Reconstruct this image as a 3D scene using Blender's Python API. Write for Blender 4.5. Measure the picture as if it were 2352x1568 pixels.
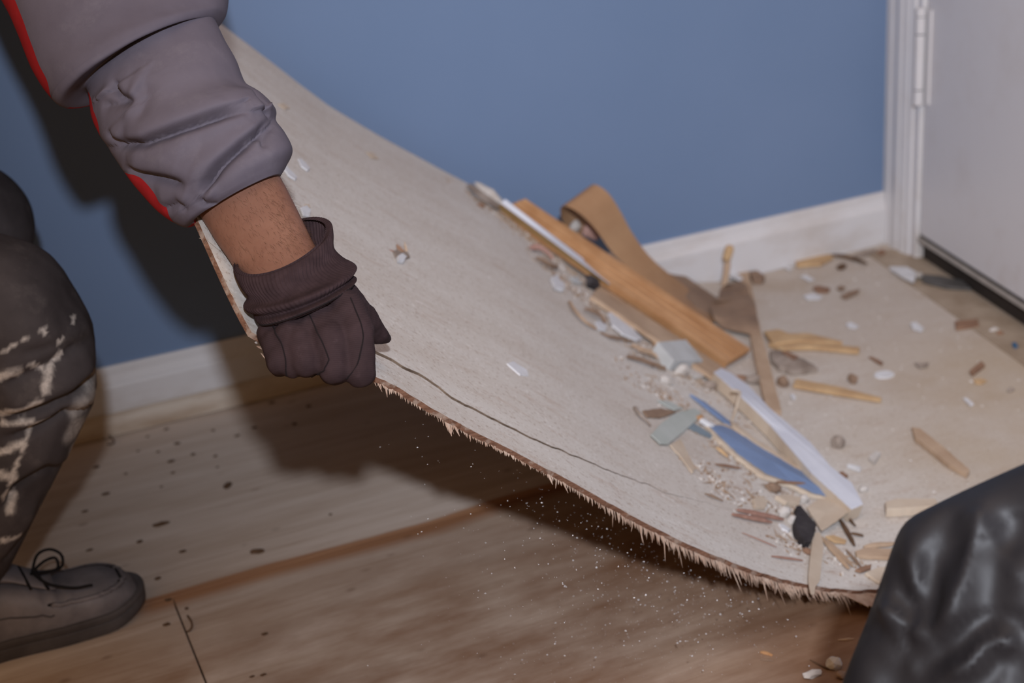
import bpy, bmesh, math, random
from mathutils import Vector, Matrix, noise
SC = bpy.context.scene
COL = SC.collection
for o in list(bpy.data.objects):
    bpy.data.objects.remove(o)

# ------------------------------------------------------------------ camera
cam = bpy.data.cameras.new('camera'); cam.lens = 50.0; cam.sensor_width = 36.0
cam.clip_start = 0.02
co = bpy.data.objects.new('camera', cam); COL.objects.link(co)
co.matrix_world = Matrix(((0.9143, 0.2221, -0.3387, 0.0),
                          (-0.3971, 0.3273, -0.8574, 0.0),
                          (-0.0796, 0.9184, 0.3875, 1.0),
                          (0, 0, 0, 1)))
cam.dof.use_dof = True; cam.dof.focus_distance = 1.36; cam.dof.aperture_fstop = 4.5
SC.camera = co

# ------------------------------------------------------------------ light
w = bpy.data.worlds.new('world'); SC.world = w; w.use_nodes = True
w.node_tree.nodes['Background'].inputs[0].default_value = (1.0, 0.60, 0.31, 1)
w.node_tree.nodes['Background'].inputs[1].default_value = 0.40

def aim(o, target):
    d = Vector(target) - o.location
    o.rotation_euler = d.to_track_quat('-Z', 'Y').to_euler()

fl = bpy.data.lights.new('camera_flash', 'SPOT'); fl.energy = 232; fl.color = (0.90, 0.95, 1.06)
fl.spot_size = math.radians(91); fl.spot_blend = 1.0; fl.shadow_soft_size = 0.035
flo = bpy.data.objects.new('camera_flash', fl); COL.objects.link(flo)
flo.location = (-0.03, -0.34, 1.46); aim(flo, (2.0, 2.24, 0.70))

ce = bpy.data.lights.new('ceiling_lamp', 'AREA'); ce.shape = 'RECTANGLE'; ce.size = 1.6; ce.size_y = 1.2
ce.energy = 7; ce.color = (1.0, 0.70, 0.45)
ceo = bpy.data.objects.new('ceiling_lamp', ce); COL.objects.link(ceo)
ceo.location = (1.0, 0.9, 2.4); aim(ceo, (1.0, 1.3, 0.0))

SC.view_settings.view_transform = 'Standard'; SC.view_settings.look = 'None'
SC.view_settings.gamma = 1.0; SC.view_settings.use_curve_mapping = False
SC.view_settings.exposure = 0.0

# ------------------------------------------------------------------ helpers
def lin(c):
    return tuple((x / 12.92 if x <= 0.04045 else ((x + 0.055) / 1.055) ** 2.4) for x in c)
def rgb(r, g, b):
    return lin((r / 255, g / 255, b / 255)) + (1,)

class NT:
    def __init__(s, name):
        s.m = bpy.data.materials.new(name); s.m.use_nodes = True
        s.t = s.m.node_tree; s.b = s.t.nodes['Principled BSDF']
        s.b.inputs['Specular IOR Level'].default_value = 0.3
        s.tc = s.t.nodes.new('ShaderNodeTexCoord').outputs['Object']
    def n(s, kind, **kw):
        x = s.t.nodes.new('ShaderNode' + kind)
        for k, v in kw.items(): setattr(x, k, v)
        return x
    def link(s, a, b): s.t.links.new(a, b)
    def mapping(s, scale, rot=(0, 0, 0), loc=(0, 0, 0), src=None):
        x = s.n('Mapping'); x.inputs['Scale'].default_value = scale
        x.inputs['Rotation'].default_value = rot; x.inputs['Location'].default_value = loc
        s.link(src or s.tc, x.inputs[0]); return x.outputs[0]
    def noise(s, scale=5.0, detail=4.0, rough=0.55, vec=None, dist=0.0):
        x = s.n('TexNoise'); x.inputs['Scale'].default_value = scale; x.inputs['Detail'].default_value = detail
        x.inputs['Roughness'].default_value = rough; x.inputs['Distortion'].default_value = dist
        s.link(vec or s.tc, x.inputs['Vector']); return x.outputs['Fac']
    def ramp(s, fac, a, b, ca=(0, 0, 0, 1), cb=(1, 1, 1, 1)):
        x = s.n('ValToRGB'); x.color_ramp.elements[0].position = a; x.color_ramp.elements[1].position = b
        x.color_ramp.elements[0].color = ca; x.color_ramp.elements[1].color = cb
        s.link(fac, x.inputs[0]); return x.outputs[0]
    def mix(s, fac, a, b, mode='MIX'):
        x = s.n('Mix', data_type='RGBA', blend_type=mode)
        for v, i in ((fac, 0), (a, 6), (b, 7)):
            if isinstance(v, (int, float)): x.inputs[i].default_value = v
            elif isinstance(v, tuple): x.inputs[i].default_value = v
            else: s.link(v, x.inputs[i])
        return x.outputs[2]
    def math(s, op, a, b=0.0, clamp=False):
        x = s.n('Math', operation=op); x.use_clamp = clamp
        for v, i in ((a, 0), (b, 1)):
            if isinstance(v, (int, float)): x.inputs[i].default_value = v
            else: s.link(v, x.inputs[i])
        return x.outputs[0]
    def sep(s, src=None):
        x = s.n('SeparateXYZ'); s.link(src or s.tc, x.inputs[0]); return x.outputs
    def attr(s, name):
        x = s.n('Attribute'); x.attribute_name = name; return x.outputs['Fac']
    def color(s, c):
        if isinstance(c, tuple): s.b.inputs['Base Color'].default_value = c
        else: s.link(c, s.b.inputs['Base Color'])
    def rough(s, r):
        if isinstance(r, (int, float)): s.b.inputs['Roughness'].default_value = r
        else: s.link(r, s.b.inputs['Roughness'])
    def bump(s, h, strength=0.3, dist=0.002, prev=None):
        x = s.n('Bump'); x.inputs['Strength'].default_value = strength; x.inputs['Distance'].default_value = dist
        s.link(h, x.inputs['Height'])
        if prev: s.link(prev, x.inputs['Normal'])
        s.link(x.outputs[0], s.b.inputs['Normal']); return x.outputs[0]

def simple(name, c1, c2, scale=30.0, stretch=(1, 1, 1), rough=0.7, bump=0.2, bdist=0.001, lo=0.35, hi=0.65, speck=None, spec=0.3):
    t = NT(name)
    v = t.mapping(stretch)
    f = t.noise(scale, 6, 0.6, v)
    col = t.mix(t.ramp(f, lo, hi), c1, c2)
    if speck:
        col = t.mix(t.ramp(t.noise(scale * 6, 2, 0.5), 0.62, 0.68), col, speck)
    t.color(col); t.rough(rough); t.b.inputs['Specular IOR Level'].default_value = spec
    if bump: t.bump(t.noise(scale * 4, 5, 0.6, v), bump, bdist)
    return t.m

def tag(o, label=None, cat=None, group=None, kind=None):
    if label: o['label'] = label
    if cat: o['category'] = cat
    if group: o['group'] = group
    if kind: o['kind'] = kind
    return o

def empty(name, loc, label=None, cat=None, group=None, kind=None):
    o = bpy.data.objects.new(name, None); COL.objects.link(o); o.location = loc
    o.empty_display_size = 0.05
    return tag(o, label, cat, group, kind)

def wloc(o):
    v = Vector((0, 0, 0))
    while o is not None:
        v += o.location; o = o.parent
    return v

def link_mesh(name, me, mat, parent=None, origin=None, smooth=False):
    """me is in world coordinates; the object gets its own origin (or its parent's)."""
    base = wloc(parent) if parent else Vector(origin if origin else (0, 0, 0))
    if base.length: me.transform(Matrix.Translation(-base))
    ob = bpy.data.objects.new(name, me); COL.objects.link(ob)
    if parent: ob.parent = parent
    else: ob.location = base
    if mat:
        me.materials.clear()
        for m_ in (mat if isinstance(mat, (list, tuple)) else [mat]): me.materials.append(m_)
    if smooth: me.polygons.foreach_set('use_smooth', [True] * len(me.polygons))
    return ob

def add(name, verts, faces, mat, parent=None, origin=None, smooth=False):
    me = bpy.data.meshes.new(name); me.from_pydata([tuple(v) for v in verts], [], faces); me.update()
    bm = bmesh.new(); bm.from_mesh(me); bmesh.ops.recalc_face_normals(bm, faces=bm.faces); bm.to_mesh(me); bm.free()
    return link_mesh(name, me, mat, parent, origin, smooth)

def merge(*parts):
    V, F = [], []
    for v, f in parts:
        o = len(V); V += [tuple(x) for x in v]; F += [tuple(i + o for i in q) for q in f]
    return V, F

def box(x0, x1, y0, y1, z0, z1):
    v = [(x0, y0, z0), (x1, y0, z0), (x1, y1, z0), (x0, y1, z0), (x0, y0, z1), (x1, y0, z1), (x1, y1, z1), (x0, y1, z1)]
    return v, [(0, 3, 2, 1), (4, 5, 6, 7), (0, 1, 5, 4), (1, 2, 6, 5), (2, 3, 7, 6), (3, 0, 4, 7)]

def extrude_profile(prof, a, b, side):
    """closed 2D profile (d, z) swept from a to b; d runs along `side`."""
    a, b, side = Vector(a), Vector(b), Vector(side); n = len(prof)
    v = [a + side * d + Vector((0, 0, z)) for d, z in prof] + [b + side * d + Vector((0, 0, z)) for d, z in prof]
    f = [(i, (i + 1) % n, n + (i + 1) % n, n + i) for i in range(n)] + [tuple(range(n)), tuple(range(2 * n - 1, n - 1, -1))]
    return v, f

def loft(rings, cap=True):
    n = len(rings[0]); v = [p for r in rings for p in r]; f = []
    for i in range(len(rings) - 1):
        for j in range(n):
            f.append((i * n + j, i * n + (j + 1) % n, (i + 1) * n + (j + 1) % n, (i + 1) * n + j))
    if cap: f += [tuple(range(n)), tuple(range((len(rings) - 1) * n, len(rings) * n))]
    return v, f

def tube(path, rad, k=8):
    path = [Vector(p) for p in path]; rings = []
    up = Vector((0.123, 0.3, 1.0))
    for i, p in enumerate(path):
        d = (path[min(i + 1, len(path) - 1)] - path[max(i - 1, 0)]).normalized()
        a = d.cross(up)
        if a.length < 1e-4: a = d.cross(Vector((1, 0, 0)))
        a.normalize(); b = d.cross(a)
        r = rad[i] if isinstance(rad, (list, tuple)) else rad
        rings.append([p + (a * math.cos(2 * math.pi * j / k) + b * math.sin(2 * math.pi * j / k)) * r for j in range(k)])
    return loft(rings)

def interp(xs, ys, x):
    if x <= xs[0]: return ys[0] + (ys[1] - ys[0]) / (xs[1] - xs[0]) * (x - xs[0]) * 0
    for i in range(len(xs) - 1):
        if x <= xs[i + 1]:
            t = (x - xs[i]) / (xs[i + 1] - xs[i]); return ys[i] + (ys[i + 1] - ys[i]) * t
    return ys[-1]

def sm(a, b, x):
    t = max(0.0, min(1.0, (x - a) / (b - a))); return t * t * (3 - 2 * t)

def spline(pts, n):
    """Catmull-Rom through a list of equal-length tuples, n samples."""
    m = len(pts) - 1; out = []
    for k in range(n):
        t = k / (n - 1) * m; i = min(int(t), m - 1); u = t - i
        p0, p1, p2, p3 = pts[max(i - 1, 0)], pts[i], pts[i + 1], pts[min(i + 2, m)]
        out.append(tuple(0.5 * (2 * b + (c - a) * u + (2 * a - 5 * b + 4 * c - d) * u * u + (3 * b - a - 3 * c + d) * u ** 3)
                         for a, b, c, d in zip(p0, p1, p2, p3)))
    return out

YW = 2.233      # face of the baseboard; the wall stands just behind it
YB = 1.209      # near edge of the lifted sheet
YF = 2.19       # its far edge, along the wall
T = 0.0055      # its thickness
"""The sheet is bent like a cylinder whose straight lines run askew to the wall."""
GU = [-1.0, 0.0, 0.2, 0.333, 0.411, 0.47, 0.524, 0.575, 0.623, 0.68, 0.733, 0.79, 0.852, 0.90, 0.95, 1.02, 4.0]
GZ = [1.765, 0.785, 0.585, 0.45, 0.376, 0.327, 0.281, 0.235, 0.191, 0.146, 0.107, 0.069, 0.037, 0.018, 0.006, 0.001, 0.0]
def kk(u): return interp([0.3, 0.411, 0.524, 0.75, 2.0], [0.29, 0.315, 0.33, 0.35, 0.35], u)
def board_z(x, y):
    """top face of the sheet"""
    u = x - 0.3 * (y - YB)
    for _ in range(6): u = x - kk(u) * (y - YB)
    z = 0
    for d in (-0.03, -0.015, 0, 0.015, 0.03): z += interp(GU, GZ, u + d) / 5 if u + d > -1 else 1.765 / 5
    z -= 0.042 * sm(0.36, 0.215, x) * sm(1.42, 1.22, y)   # dips a little towards the hand
    return z + T
def board_n(x, y):
    e = 0.004
    return Vector((-(board_z(x + e, y) - board_z(x - e, y)) / (2 * e), -(board_z(x, y + e) - board_z(x, y - e)) / (2 * e), 1)).normalized()


# ------------------------------------------------------------------ materials of the room
def m_wall():
    t = NT('blue_wall_paint')
    f = t.noise(2.2, 4, 0.5); f2 = t.noise(60, 3, 0.6)
    c = t.mix(t.ramp(f, 0.3, 0.7), rgb(106, 128, 160), rgb(112, 133, 165))
    c = t.mix(t.math('MULTIPLY', t.ramp(t.noise(14, 5, 0.7), 0.66, 0.72), 0.25), c, rgb(92, 112, 140))
    t.color(c); t.rough(0.62); t.bump(f2, 0.08, 0.001); return t.m
def m_paint(name, c1, dirt, amount=0.55, grain=(1, 1, 1)):
    t = NT(name)
    z = t.sep()[2]
    low = t.math('SUBTRACT', 1.0, t.math('MULTIPLY', z, 5.0), True)
    n1 = t.noise(9, 6, 0.65, t.mapping(grain))
    scuff = t.math('MULTIPLY', t.ramp(n1, 0.48, 0.72), t.math('ADD', 0.25, t.math('MULTIPLY', low, 0.75)))
    c = t.mix(t.math('MULTIPLY', scuff, amount), c1, dirt)
    t.color(c); t.rough(0.42); t.bump(t.noise(40, 4, 0.6, t.mapping(grain)), 0.1, 0.001); return t.m
def m_ply(name='plywood', tint=None):
    t = NT(name)
    xyz = t.sep()
    v = t.mapping((0.9, 9.0, 1.0))
    g1 = t.noise(3.0, 7, 0.62, v, 0.6)
    g2 = t.noise(9.0, 6, 0.6, t.mapping((0.8, 14.0, 1)), 0.3)
    c = t.mix(t.ramp(g1, 0.34, 0.68), rgb(214, 200, 188), rgb(192, 174, 158))
    c = t.mix(t.math('MULTIPLY', t.ramp(g2, 0.5, 0.75), 0.5), c, rgb(166, 142, 122))
    # tan and reddish blotches away from the wall
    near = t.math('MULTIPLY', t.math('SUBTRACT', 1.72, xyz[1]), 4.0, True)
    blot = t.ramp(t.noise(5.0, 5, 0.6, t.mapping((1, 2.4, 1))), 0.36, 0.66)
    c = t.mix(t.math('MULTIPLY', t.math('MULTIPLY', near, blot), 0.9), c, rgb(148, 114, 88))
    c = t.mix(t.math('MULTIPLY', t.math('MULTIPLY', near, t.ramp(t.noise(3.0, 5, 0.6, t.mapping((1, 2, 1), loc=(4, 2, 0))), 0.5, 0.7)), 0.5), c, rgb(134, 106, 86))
    # the brown heartwood band along the joint of the sheets
    wob = t.math('MULTIPLY', t.math('SUBTRACT', t.noise(2.2, 3, 0.5, t.mapping((1, 0.2, 1))), 0.5), 0.045)
    yy = t.math('ADD', xyz[1], wob)
    band = t.math('MULTIPLY', t.ramp(yy, 0.0, 1.0), 1.0)
    up = t.math('MULTIPLY', t.math('SUBTRACT', 1.692, yy), 160.0, True)
    dn = t.math('MULTIPLY', t.math('SUBTRACT', yy, 1.640), 40.0, True)
    xr = t.math('MULTIPLY', t.math('SUBTRACT', xyz[0], 0.04), 12.0, True)
    bandm = t.math('MULTIPLY', t.math('MULTIPLY', up, dn), xr)
    grain = t.noise(10, 5, 0.7, t.mapping((0.5, 22, 1)))
    bc = t.mix(t.ramp(grain, 0.35, 0.65), rgb(152, 104, 70), rgb(176, 130, 92))
    c = t.mix(t.math('MULTIPLY', bandm, 0.92), c, bc)
    # small dark knots
    vo = t.n('TexVoronoi'); vo.inputs['Scale'].default_value = 26.0; t.link(t.mapping((0.6, 1, 1)), vo.inputs['Vector'])
    k = t.math('MULTIPLY', t.ramp(vo.outputs['Distance'], 0.05, 0.16, (1, 1, 1, 1), (0, 0, 0, 1)), t.ramp(t.noise(8, 2, 0.5), 0.52, 0.6))
    c = t.mix(t.math('MULTIPLY', k, 0.45), c, rgb(110, 82, 60))
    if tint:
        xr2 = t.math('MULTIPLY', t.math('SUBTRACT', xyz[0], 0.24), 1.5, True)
        c = t.mix(t.math('MULTIPLY', xr2, 0.95), c, t.mix(1.0, c, tint, 'MULTIPLY'))  # multiplied towards a brown tint with growing x
    t.color(c); t.rough(0.75)
    t.bump(t.noise(30, 5, 0.65, t.mapping((0.6, 10, 1))), 0.25, 0.0012); return t.m

MWALL = m_wall()
MWHITE = m_paint('white_trim_paint', rgb(210, 209, 211), rgb(166, 148, 128), 0.5, (0.6, 3, 1.5))
MDOOR = m_paint('door_paint', rgb(208, 206, 208), rgb(176, 160, 146), 0.6)
MPLY = m_ply(); MPLY2 = m_ply('brown_plywood', rgb(186, 160, 134))

# ------------------------------------------------------------------ the setting
fl_root = empty('floor', (0, 0, 0), kind='structure')
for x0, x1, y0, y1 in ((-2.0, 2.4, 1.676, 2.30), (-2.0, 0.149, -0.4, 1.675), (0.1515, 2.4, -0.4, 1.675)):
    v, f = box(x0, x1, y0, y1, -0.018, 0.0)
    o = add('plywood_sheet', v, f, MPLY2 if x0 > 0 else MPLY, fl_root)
v, f = box(-2.0, 2.4, -0.4, 2.3, -0.06, -0.0185)
add('joist_deck', v, f, simple('dark_deck', rgb(70, 52, 38), rgb(54, 40, 30), 6, rough=0.9, bump=0), fl_root)

v, f = box(-2.0, 1.9, 2.248, 2.36, -0.06, 2.5)
tag(add('wall_back', v, f, MWALL, origin=(0, 2.248, 0)), kind='structure')
prof = [(0, 0.0), (0.0145, 0.0), (0.0150, 0.079), (0.0135, 0.083), (0.0105, 0.086), (0.0070, 0.098), (0.0062, 0.108), (0.0050, 0.113), (0, 0.113)]
v, f = extrude_profile(prof, (-2.0, 2.248, 0), (1.735, 2.248, 0), (0, -1, 0))
tag(add('baseboard_back', v, f, MWHITE, origin=(0, 2.248, 0)), kind='structure')
prof = [(0.0, 0.0)] + [(0.0155 * math.cos(a * math.pi / 12), 0.034 * math.sin(a * math.pi / 12)) for a in range(7)]
v, f = extrude_profile(prof, (-2.0, 2.2325, 0.002), (0.95, 2.2325, 0.002), (0, -1, 0))
tag(add('trim_1', v, f, m_paint('shoe_mould_paint', rgb(196, 184, 170), rgb(150, 124, 98), 0.7, (0.6, 3, 3)), origin=(0, 2.2325, 0)), kind='structure')

# the wall with the door meets the blue wall at a little more than a right angle
CR = Vector((1.73, 2.25, 0)); E1 = Vector((-0.2, -0.98, 0)).normalized(); N1 = Vector((-0.98, 0.2, 0)).normalized()
def sw(s, d, z): return CR + E1 * s + N1 * d + Vector((0, 0, z))
def swbox(s0, s1, d0, d1, z0, z1):
    v = [sw(s, d, z) for z in (z0, z1) for s, d in ((s0, d0), (s1, d0), (s1, d1), (s0, d1))]
    return v, [(0, 3, 2, 1), (4, 5, 6, 7), (0, 1, 5, 4), (1, 2, 6, 5), (2, 3, 7, 6), (3, 0, 4, 7)]
v, f = merge(swbox(-0.05, 0.125, -0.12, -0.001, -0.06, 2.5), swbox(0.985, 2.6, -0.12, -0.001, -0.06, 2.5), swbox(0.125, 0.985, -0.12, -0.001, 2.06, 2.5))
tag(add('wall_right', v, f, MWALL, origin=CR), kind='structure')

def swprof(prof, s_list, z0, z1):
    """vertical moulding: prof is a list of (s, d)"""
    n = len(prof)
    v = [sw(s, d, z0) for s, d in prof] + [sw(s, d, z1) for s, d in prof]
    f = [(i, (i + 1) % n, n + (i + 1) % n, n + i) for i in range(n)] + [tuple(range(n)), tuple(range(2 * n - 1, n - 1, -1))]
    return v, f
cas = [(0.0, 0.0), (0.0, 0.013), (0.006, 0.017), (0.026, 0.017), (0.030, 0.0145), (0.036, 0.0145), (0.040, 0.0175), (0.066, 0.0175), (0.070, 0.0145), (0.076, 0.0145), (0.081, 0.016), (0.095, 0.011), (0.104, 0.009), (0.104, 0.0)]
tr = empty('trim_2', CR, kind='structure')
v, f = swprof(cas, None, 0.006, 2.1); add('casing', v, f, MWHITE, tr)
v, f = merge(swprof([(0.104, -0.05), (0.104, 0.004), (0.124, 0.004), (0.126, -0.002), (0.126, -0.05)], None, 0.006, 2.1)); add('jamb', v, f, MWHITE, tr)

d1 = empty('door_1', sw(0.14, 0, 0), kind='structure')
v, f = swbox(0.134, 0.975, -0.040, -0.002, 0.059, 2.05); add('door_leaf', v, f, MDOOR, d1)
MSW = simple('sweep_metal', rgb(176, 170, 164), rgb(150, 144, 138), 20, rough=0.4)
MDK = simple('rubber_and_gap_shade', rgb(40, 34, 30), rgb(52, 44, 38), 12, rough=0.7)
v, f = merge(swbox(0.132, 0.975, -0.036, 0.004, 0.046, 0.0525)); o = add('door_sweep', v, f, MSW, d1)
v, f = swbox(0.132, 0.975, -0.034, -0.002, 0.053, 0.0585); add('sweep_gasket', v, f, MDK, d1)
v, f = swbox(0.132, 0.975, -0.036, -0.010, 0.006, 0.0455); add('gap_shade', v, f, MDK, d1)  # dark strip standing in for the shadow gap below the sweep
# hinge: knuckle barrel in three lengths, two leaves, painted over
hx = 0.127
def sv(s, d, z0, z1, r, k=14):
    c0 = sw(s, d, z0); c1 = sw(s, d, z1)
    return tube([c0, c0 + (c1 - c0) * 0.5, c1], r, k)
hg = add('hinge', *merge(swbox(0.140, 0.152, -0.002, 0.002, 0.318, 0.492), swbox(0.104, 0.117, 0.004, 0.0065, 0.318, 0.492)), MWHITE, d1)
for z0, z1 in ((0.315, 0.342), (0.3445, 0.4455), (0.448, 0.478), (0.4795, 0.495)):
    v, f = sv(hx + 0.002, 0.0095, z0, z1, 0.0092); add('knuckle', v, f, MWHITE, hg, smooth=False)
prof = [(0.128, -0.05), (0.128, -0.004), (0.99, -0.004), (0.99, -0.05)]
v, f = merge(swbox(0.06, 1.02, -0.10, 0.075, 0.0005, 0.0085))
tag(add('trim_3', v, f, simple('worn_threshold', rgb(176, 160, 142), rgb(150, 132, 112), 14, rough=0.6), origin=sw(0.1, 0, 0)), kind='structure')


# ------------------------------------------------------------------ the lifted sheet
def m_sheet():
    t = NT('dusty_sheet_face')
    xyz = t.sep()
    v = t.mapping((1.0, 3.2, 1.0), rot=(0, 0, math.radians(14)))
    c = t.mix(t.ramp(t.noise(3.0, 7, 0.65, v), 0.32, 0.68), rgb(211, 207, 201), rgb(197, 189, 180))
    c = t.mix(t.math('MULTIPLY', t.ramp(t.noise(16, 6, 0.7, t.mapping((1, 5, 1), rot=(0, 0, 0.24))), 0.54, 0.70), 0.5), c, rgb(178, 156, 140))
    c = t.mix(t.math('MULTIPLY', t.ramp(t.noise(210, 3, 0.6), 0.56, 0.68), 0.5), c, rgb(146, 124, 106))
    c = t.mix(t.math('MULTIPLY', t.ramp(t.noise(150, 2, 0.6, t.mapping((1, 1, 1), loc=(3, 1, 2))), 0.60, 0.70), 0.45), c, rgb(232, 228, 224))
    c = t.mix(t.math('MULTIPLY', t.ramp(t.noise(34, 4, 0.6, t.mapping((1, 3.0, 1), rot=(0, 0, 0.3), loc=(1, 5, 0))), 0.66, 0.74), 0.5), c, rgb(236, 232, 230))
    # trodden yellow-brown patch on the part still lying on the floor
    ex = t.math('MULTIPLY', t.math('SUBTRACT', xyz[0], 0.14), 3.0, True)
    ey = t.math('MULTIPLY', t.math('SUBTRACT', 0.65, xyz[1]), 4.0, True)
    patch = t.math('MULTIPLY', t.math('MULTIPLY', ex, ey), t.ramp(t.noise(3.2, 5, 0.6), 0.30, 0.60))
    c = t.mix(t.math('MULTIPLY', ex, 0.55), c, rgb(182, 168, 154))
    c = t.mix(t.math('MULTIPLY', patch, 0.6), c, rgb(176, 154, 122))
    c = t.mix(t.math('MULTIPLY', t.math('MULTIPLY', ex, t.ramp(t.noise(5, 6, 0.7, t.mapping((1, 1, 1), loc=(8, 3, 1))), 0.5, 0.7)), 0.5), c, rgb(170, 148, 122))
    t.color(c); t.rough(0.85)
    b = t.bump(t.noise(240, 4, 0.7), 0.25, 0.0006)
    t.bump(t.noise(22, 5, 0.6, v), 0.15, 0.0015, b); return t.m
def m_edge():
    t = NT('torn_ply_edge')
    c = t.mix(t.ramp(t.noise(40, 6, 0.7, t.mapping((1, 1, 7))), 0.35, 0.65), rgb(92, 62, 46), rgb(140, 104, 84))
    c = t.mix(t.math('MULTIPLY', t.ramp(t.noise(55, 4, 0.6), 0.52, 0.62), 0.6), c, rgb(176, 160, 146))
    t.color(c); t.rough(0.85); t.bump(t.noise(120, 4, 0.7), 0.6, 0.001); return t.m
MSHEET = m_sheet(); MEDGE = m_edge()
MSPL = simple('pale_red_splinter', rgb(202, 180, 162), rgb(170, 140, 120), 60, (1, 1, 1), 0.8, 0)
MGROOVE = simple('crack_wall', rgb(92, 76, 62), rgb(128, 110, 94), 60, rough=0.9, bump=0)

CRACK = sorted((p[0], p[1]) for p in [(0.3538, 1.2628, 0.4511), (0.3726, 1.2718, 0.4360), (0.3863, 1.2725, 0.4232), (0.4064, 1.2781, 0.4062), (0.4241, 1.2736, 0.3890), (0.4309, 1.2659, 0.3808), (0.4502, 1.2668, 0.3643), (0.4650, 1.2673, 0.3521), (0.4867, 1.2659, 0.3335), (0.5185, 1.2700, 0.3080), (0.5409, 1.2742, 0.2899), (0.5849, 1.2866, 0.2547), (0.6301, 1.2996, 0.2180), (0.6818, 1.3187, 0.1798), (0.7002, 1.3183, 0.1651), (0.7347, 1.3302, 0.1421), (0.7663, 1.3395, 0.1216), (0.8018, 1.3466, 0.0988), (0.8301, 1.3460, 0.0806), (0.8862, 1.3530, 0.0511), (0.9495, 1.3479, 0.0246), (0.9901, 1.3473, 0.0144), (1.0210, 1.3329, 0.0095), (1.0456, 1.3104, 0.0074), (1.0962, 1.2691, 0.0064), (1.1392, 1.2370, 0.0063)])
XR_NEAR, XR_FAR = 1.62, 1.705
def xl(y): return 0.2265 - 0.075 * (y - 1.173)
rj = random.Random(4)
_jag = [rj.uniform(-1, 1) for _ in range(4000)]
def jag(x, f):
    q = x * f; i = int(math.floor(q)); u = q - i
    return _jag[(i * 7) % 4000] * (1 - u) + _jag[((i + 1) * 7) % 4000] * u
def ycrack(x):
    if x < CRACK[0][0]: y = CRACK[0][1] + (CRACK[0][0] - x) * 0.42
    elif x > CRACK[-1][0]: y = CRACK[-1][1]
    else: y = interp([c[0] for c in CRACK], [c[1] for c in CRACK], x)
    return y + 0.0016 * jag(x, 90) + 0.0008 * jag(x + 3, 260)
def ynear(x): return YB + 0.0012 * jag(x, 70) + 0.0008 * jag(x + 1, 220)
def yfar(x): return YF + 0.0415 * sm(1.12, 1.24, x) + 0.002 * jag(x, 40) * sm(1.25, 1.15, x)
XC1 = CRACK[-1][0]

board = empty('underlayment_sheet', (0.9, YB, 0.0), 'large dusty off-white underlayment sheet bent up by the gloved hand, cracked along one edge', 'board')
def strip(xs, ylo, yhi, ny, drop, warp=None):
    """closed slab between two edge curves, following the bend; material 0 face, 1 edges and underside"""
    top, bot = [], []
    for x in xs:
        a, b = ylo(x), yhi(x)
        for j in range(ny + 1):
            y = a + (b - a) * j / ny
            x2 = x + (xl(y) - 0.2265) * max(0.0, 1 - (x - 0.2265) / 0.6) + max(0.0, (x - 1.0) / 0.6) * (0.274 * (y - 1.697) - 0.014)
            n = board_n(x2, y); p = Vector((x2, y, board_z(x2, y)))
            p -= n * drop(x, j / ny)
            top.append(p); bot.append(p - n * T)
    m = ny + 1; nx = len(xs); off = len(top); F = []; MI = []
    for i in range(nx - 1):
        for j in range(ny):
            F.append((i * m + j, (i + 1) * m + j, (i + 1) * m + j + 1, i * m + j + 1)); MI.append(0)
            F.append((off + i * m + j, off + i * m + j + 1, off + (i + 1) * m + j + 1, off + (i + 1) * m + j)); MI.append(1)
        F.append((i * m, off + i * m, off + (i + 1) * m, (i + 1) * m)); MI.append(2 if ny > 10 else 1)
        F.append((i * m + ny, (i + 1) * m + ny, off + (i + 1) * m + ny, off + i * m + ny)); MI.append(1 if ny > 10 else 2)
    for j in range(ny):
        F.append((j, j + 1, off + j + 1, off + j)); MI.append(1)
        e = (nx - 1) * m
        F.append((e + j, off + e + j, off + e + j + 1, e + j + 1)); MI.append(1)
    return top + bot, F, MI
def put_strip(name, *a, **k):
    v, f, mi = strip(*a, **k)
    me = bpy.data.meshes.new(name); me.from_pydata([tuple(p) for p in v], [], f); me.update()
    o = link_mesh(name, me, [MSHEET, MEDGE, MGROOVE], board)
    for p, q in zip(me.polygons, mi): p.material_index = q; p.use_smooth = False
    return o
xs_all = [0.2265 + (1.60 - 0.2265) * (i / 300) for i in range(301)]
xs_strip = xs_all
gap = lambda x: 0.0021 * sm(0.27, 0.33, x) * (1 - sm(0.30, 0.75, x)) + 0.0007 * (1 - sm(0.7, 0.86, x)) + 0.0003 * sm(0.85, 0.95, x)
put_strip('main_panel', xs_all, ycrack, yfar, 46, lambda x, t: 0.0)
put_strip('split_strip', xs_strip, ynear, lambda x: ycrack(x) - gap(x), 6, lambda x, t: 0.0018 * t * sm(0.27, 0.33, x) * (1 - sm(0.35, 0.8, x)))
# upper ply lifted right along the crack: a dark recessed fissure floor joins the two
fv, ff = [], []
for i, x in enumerate(xs_strip):
    y = ycrack(x)
    for dy, dz in ((-0.004, -0.0052), (0.003, -0.0052), (0.003, -0.0062), (-0.004, -0.0062)):
        fv.append((x, y + dy, board_z(x, y + dy) + dz))
ff = [(i * 4 + j, i * 4 + (j + 1) % 4, i * 4 + 4 + (j + 1) % 4, i * 4 + 4 + j) for i in range(len(xs_strip) - 1) for j in range(4)]
add('bottom_ply', fv, ff, MGROOVE, board)

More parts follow.
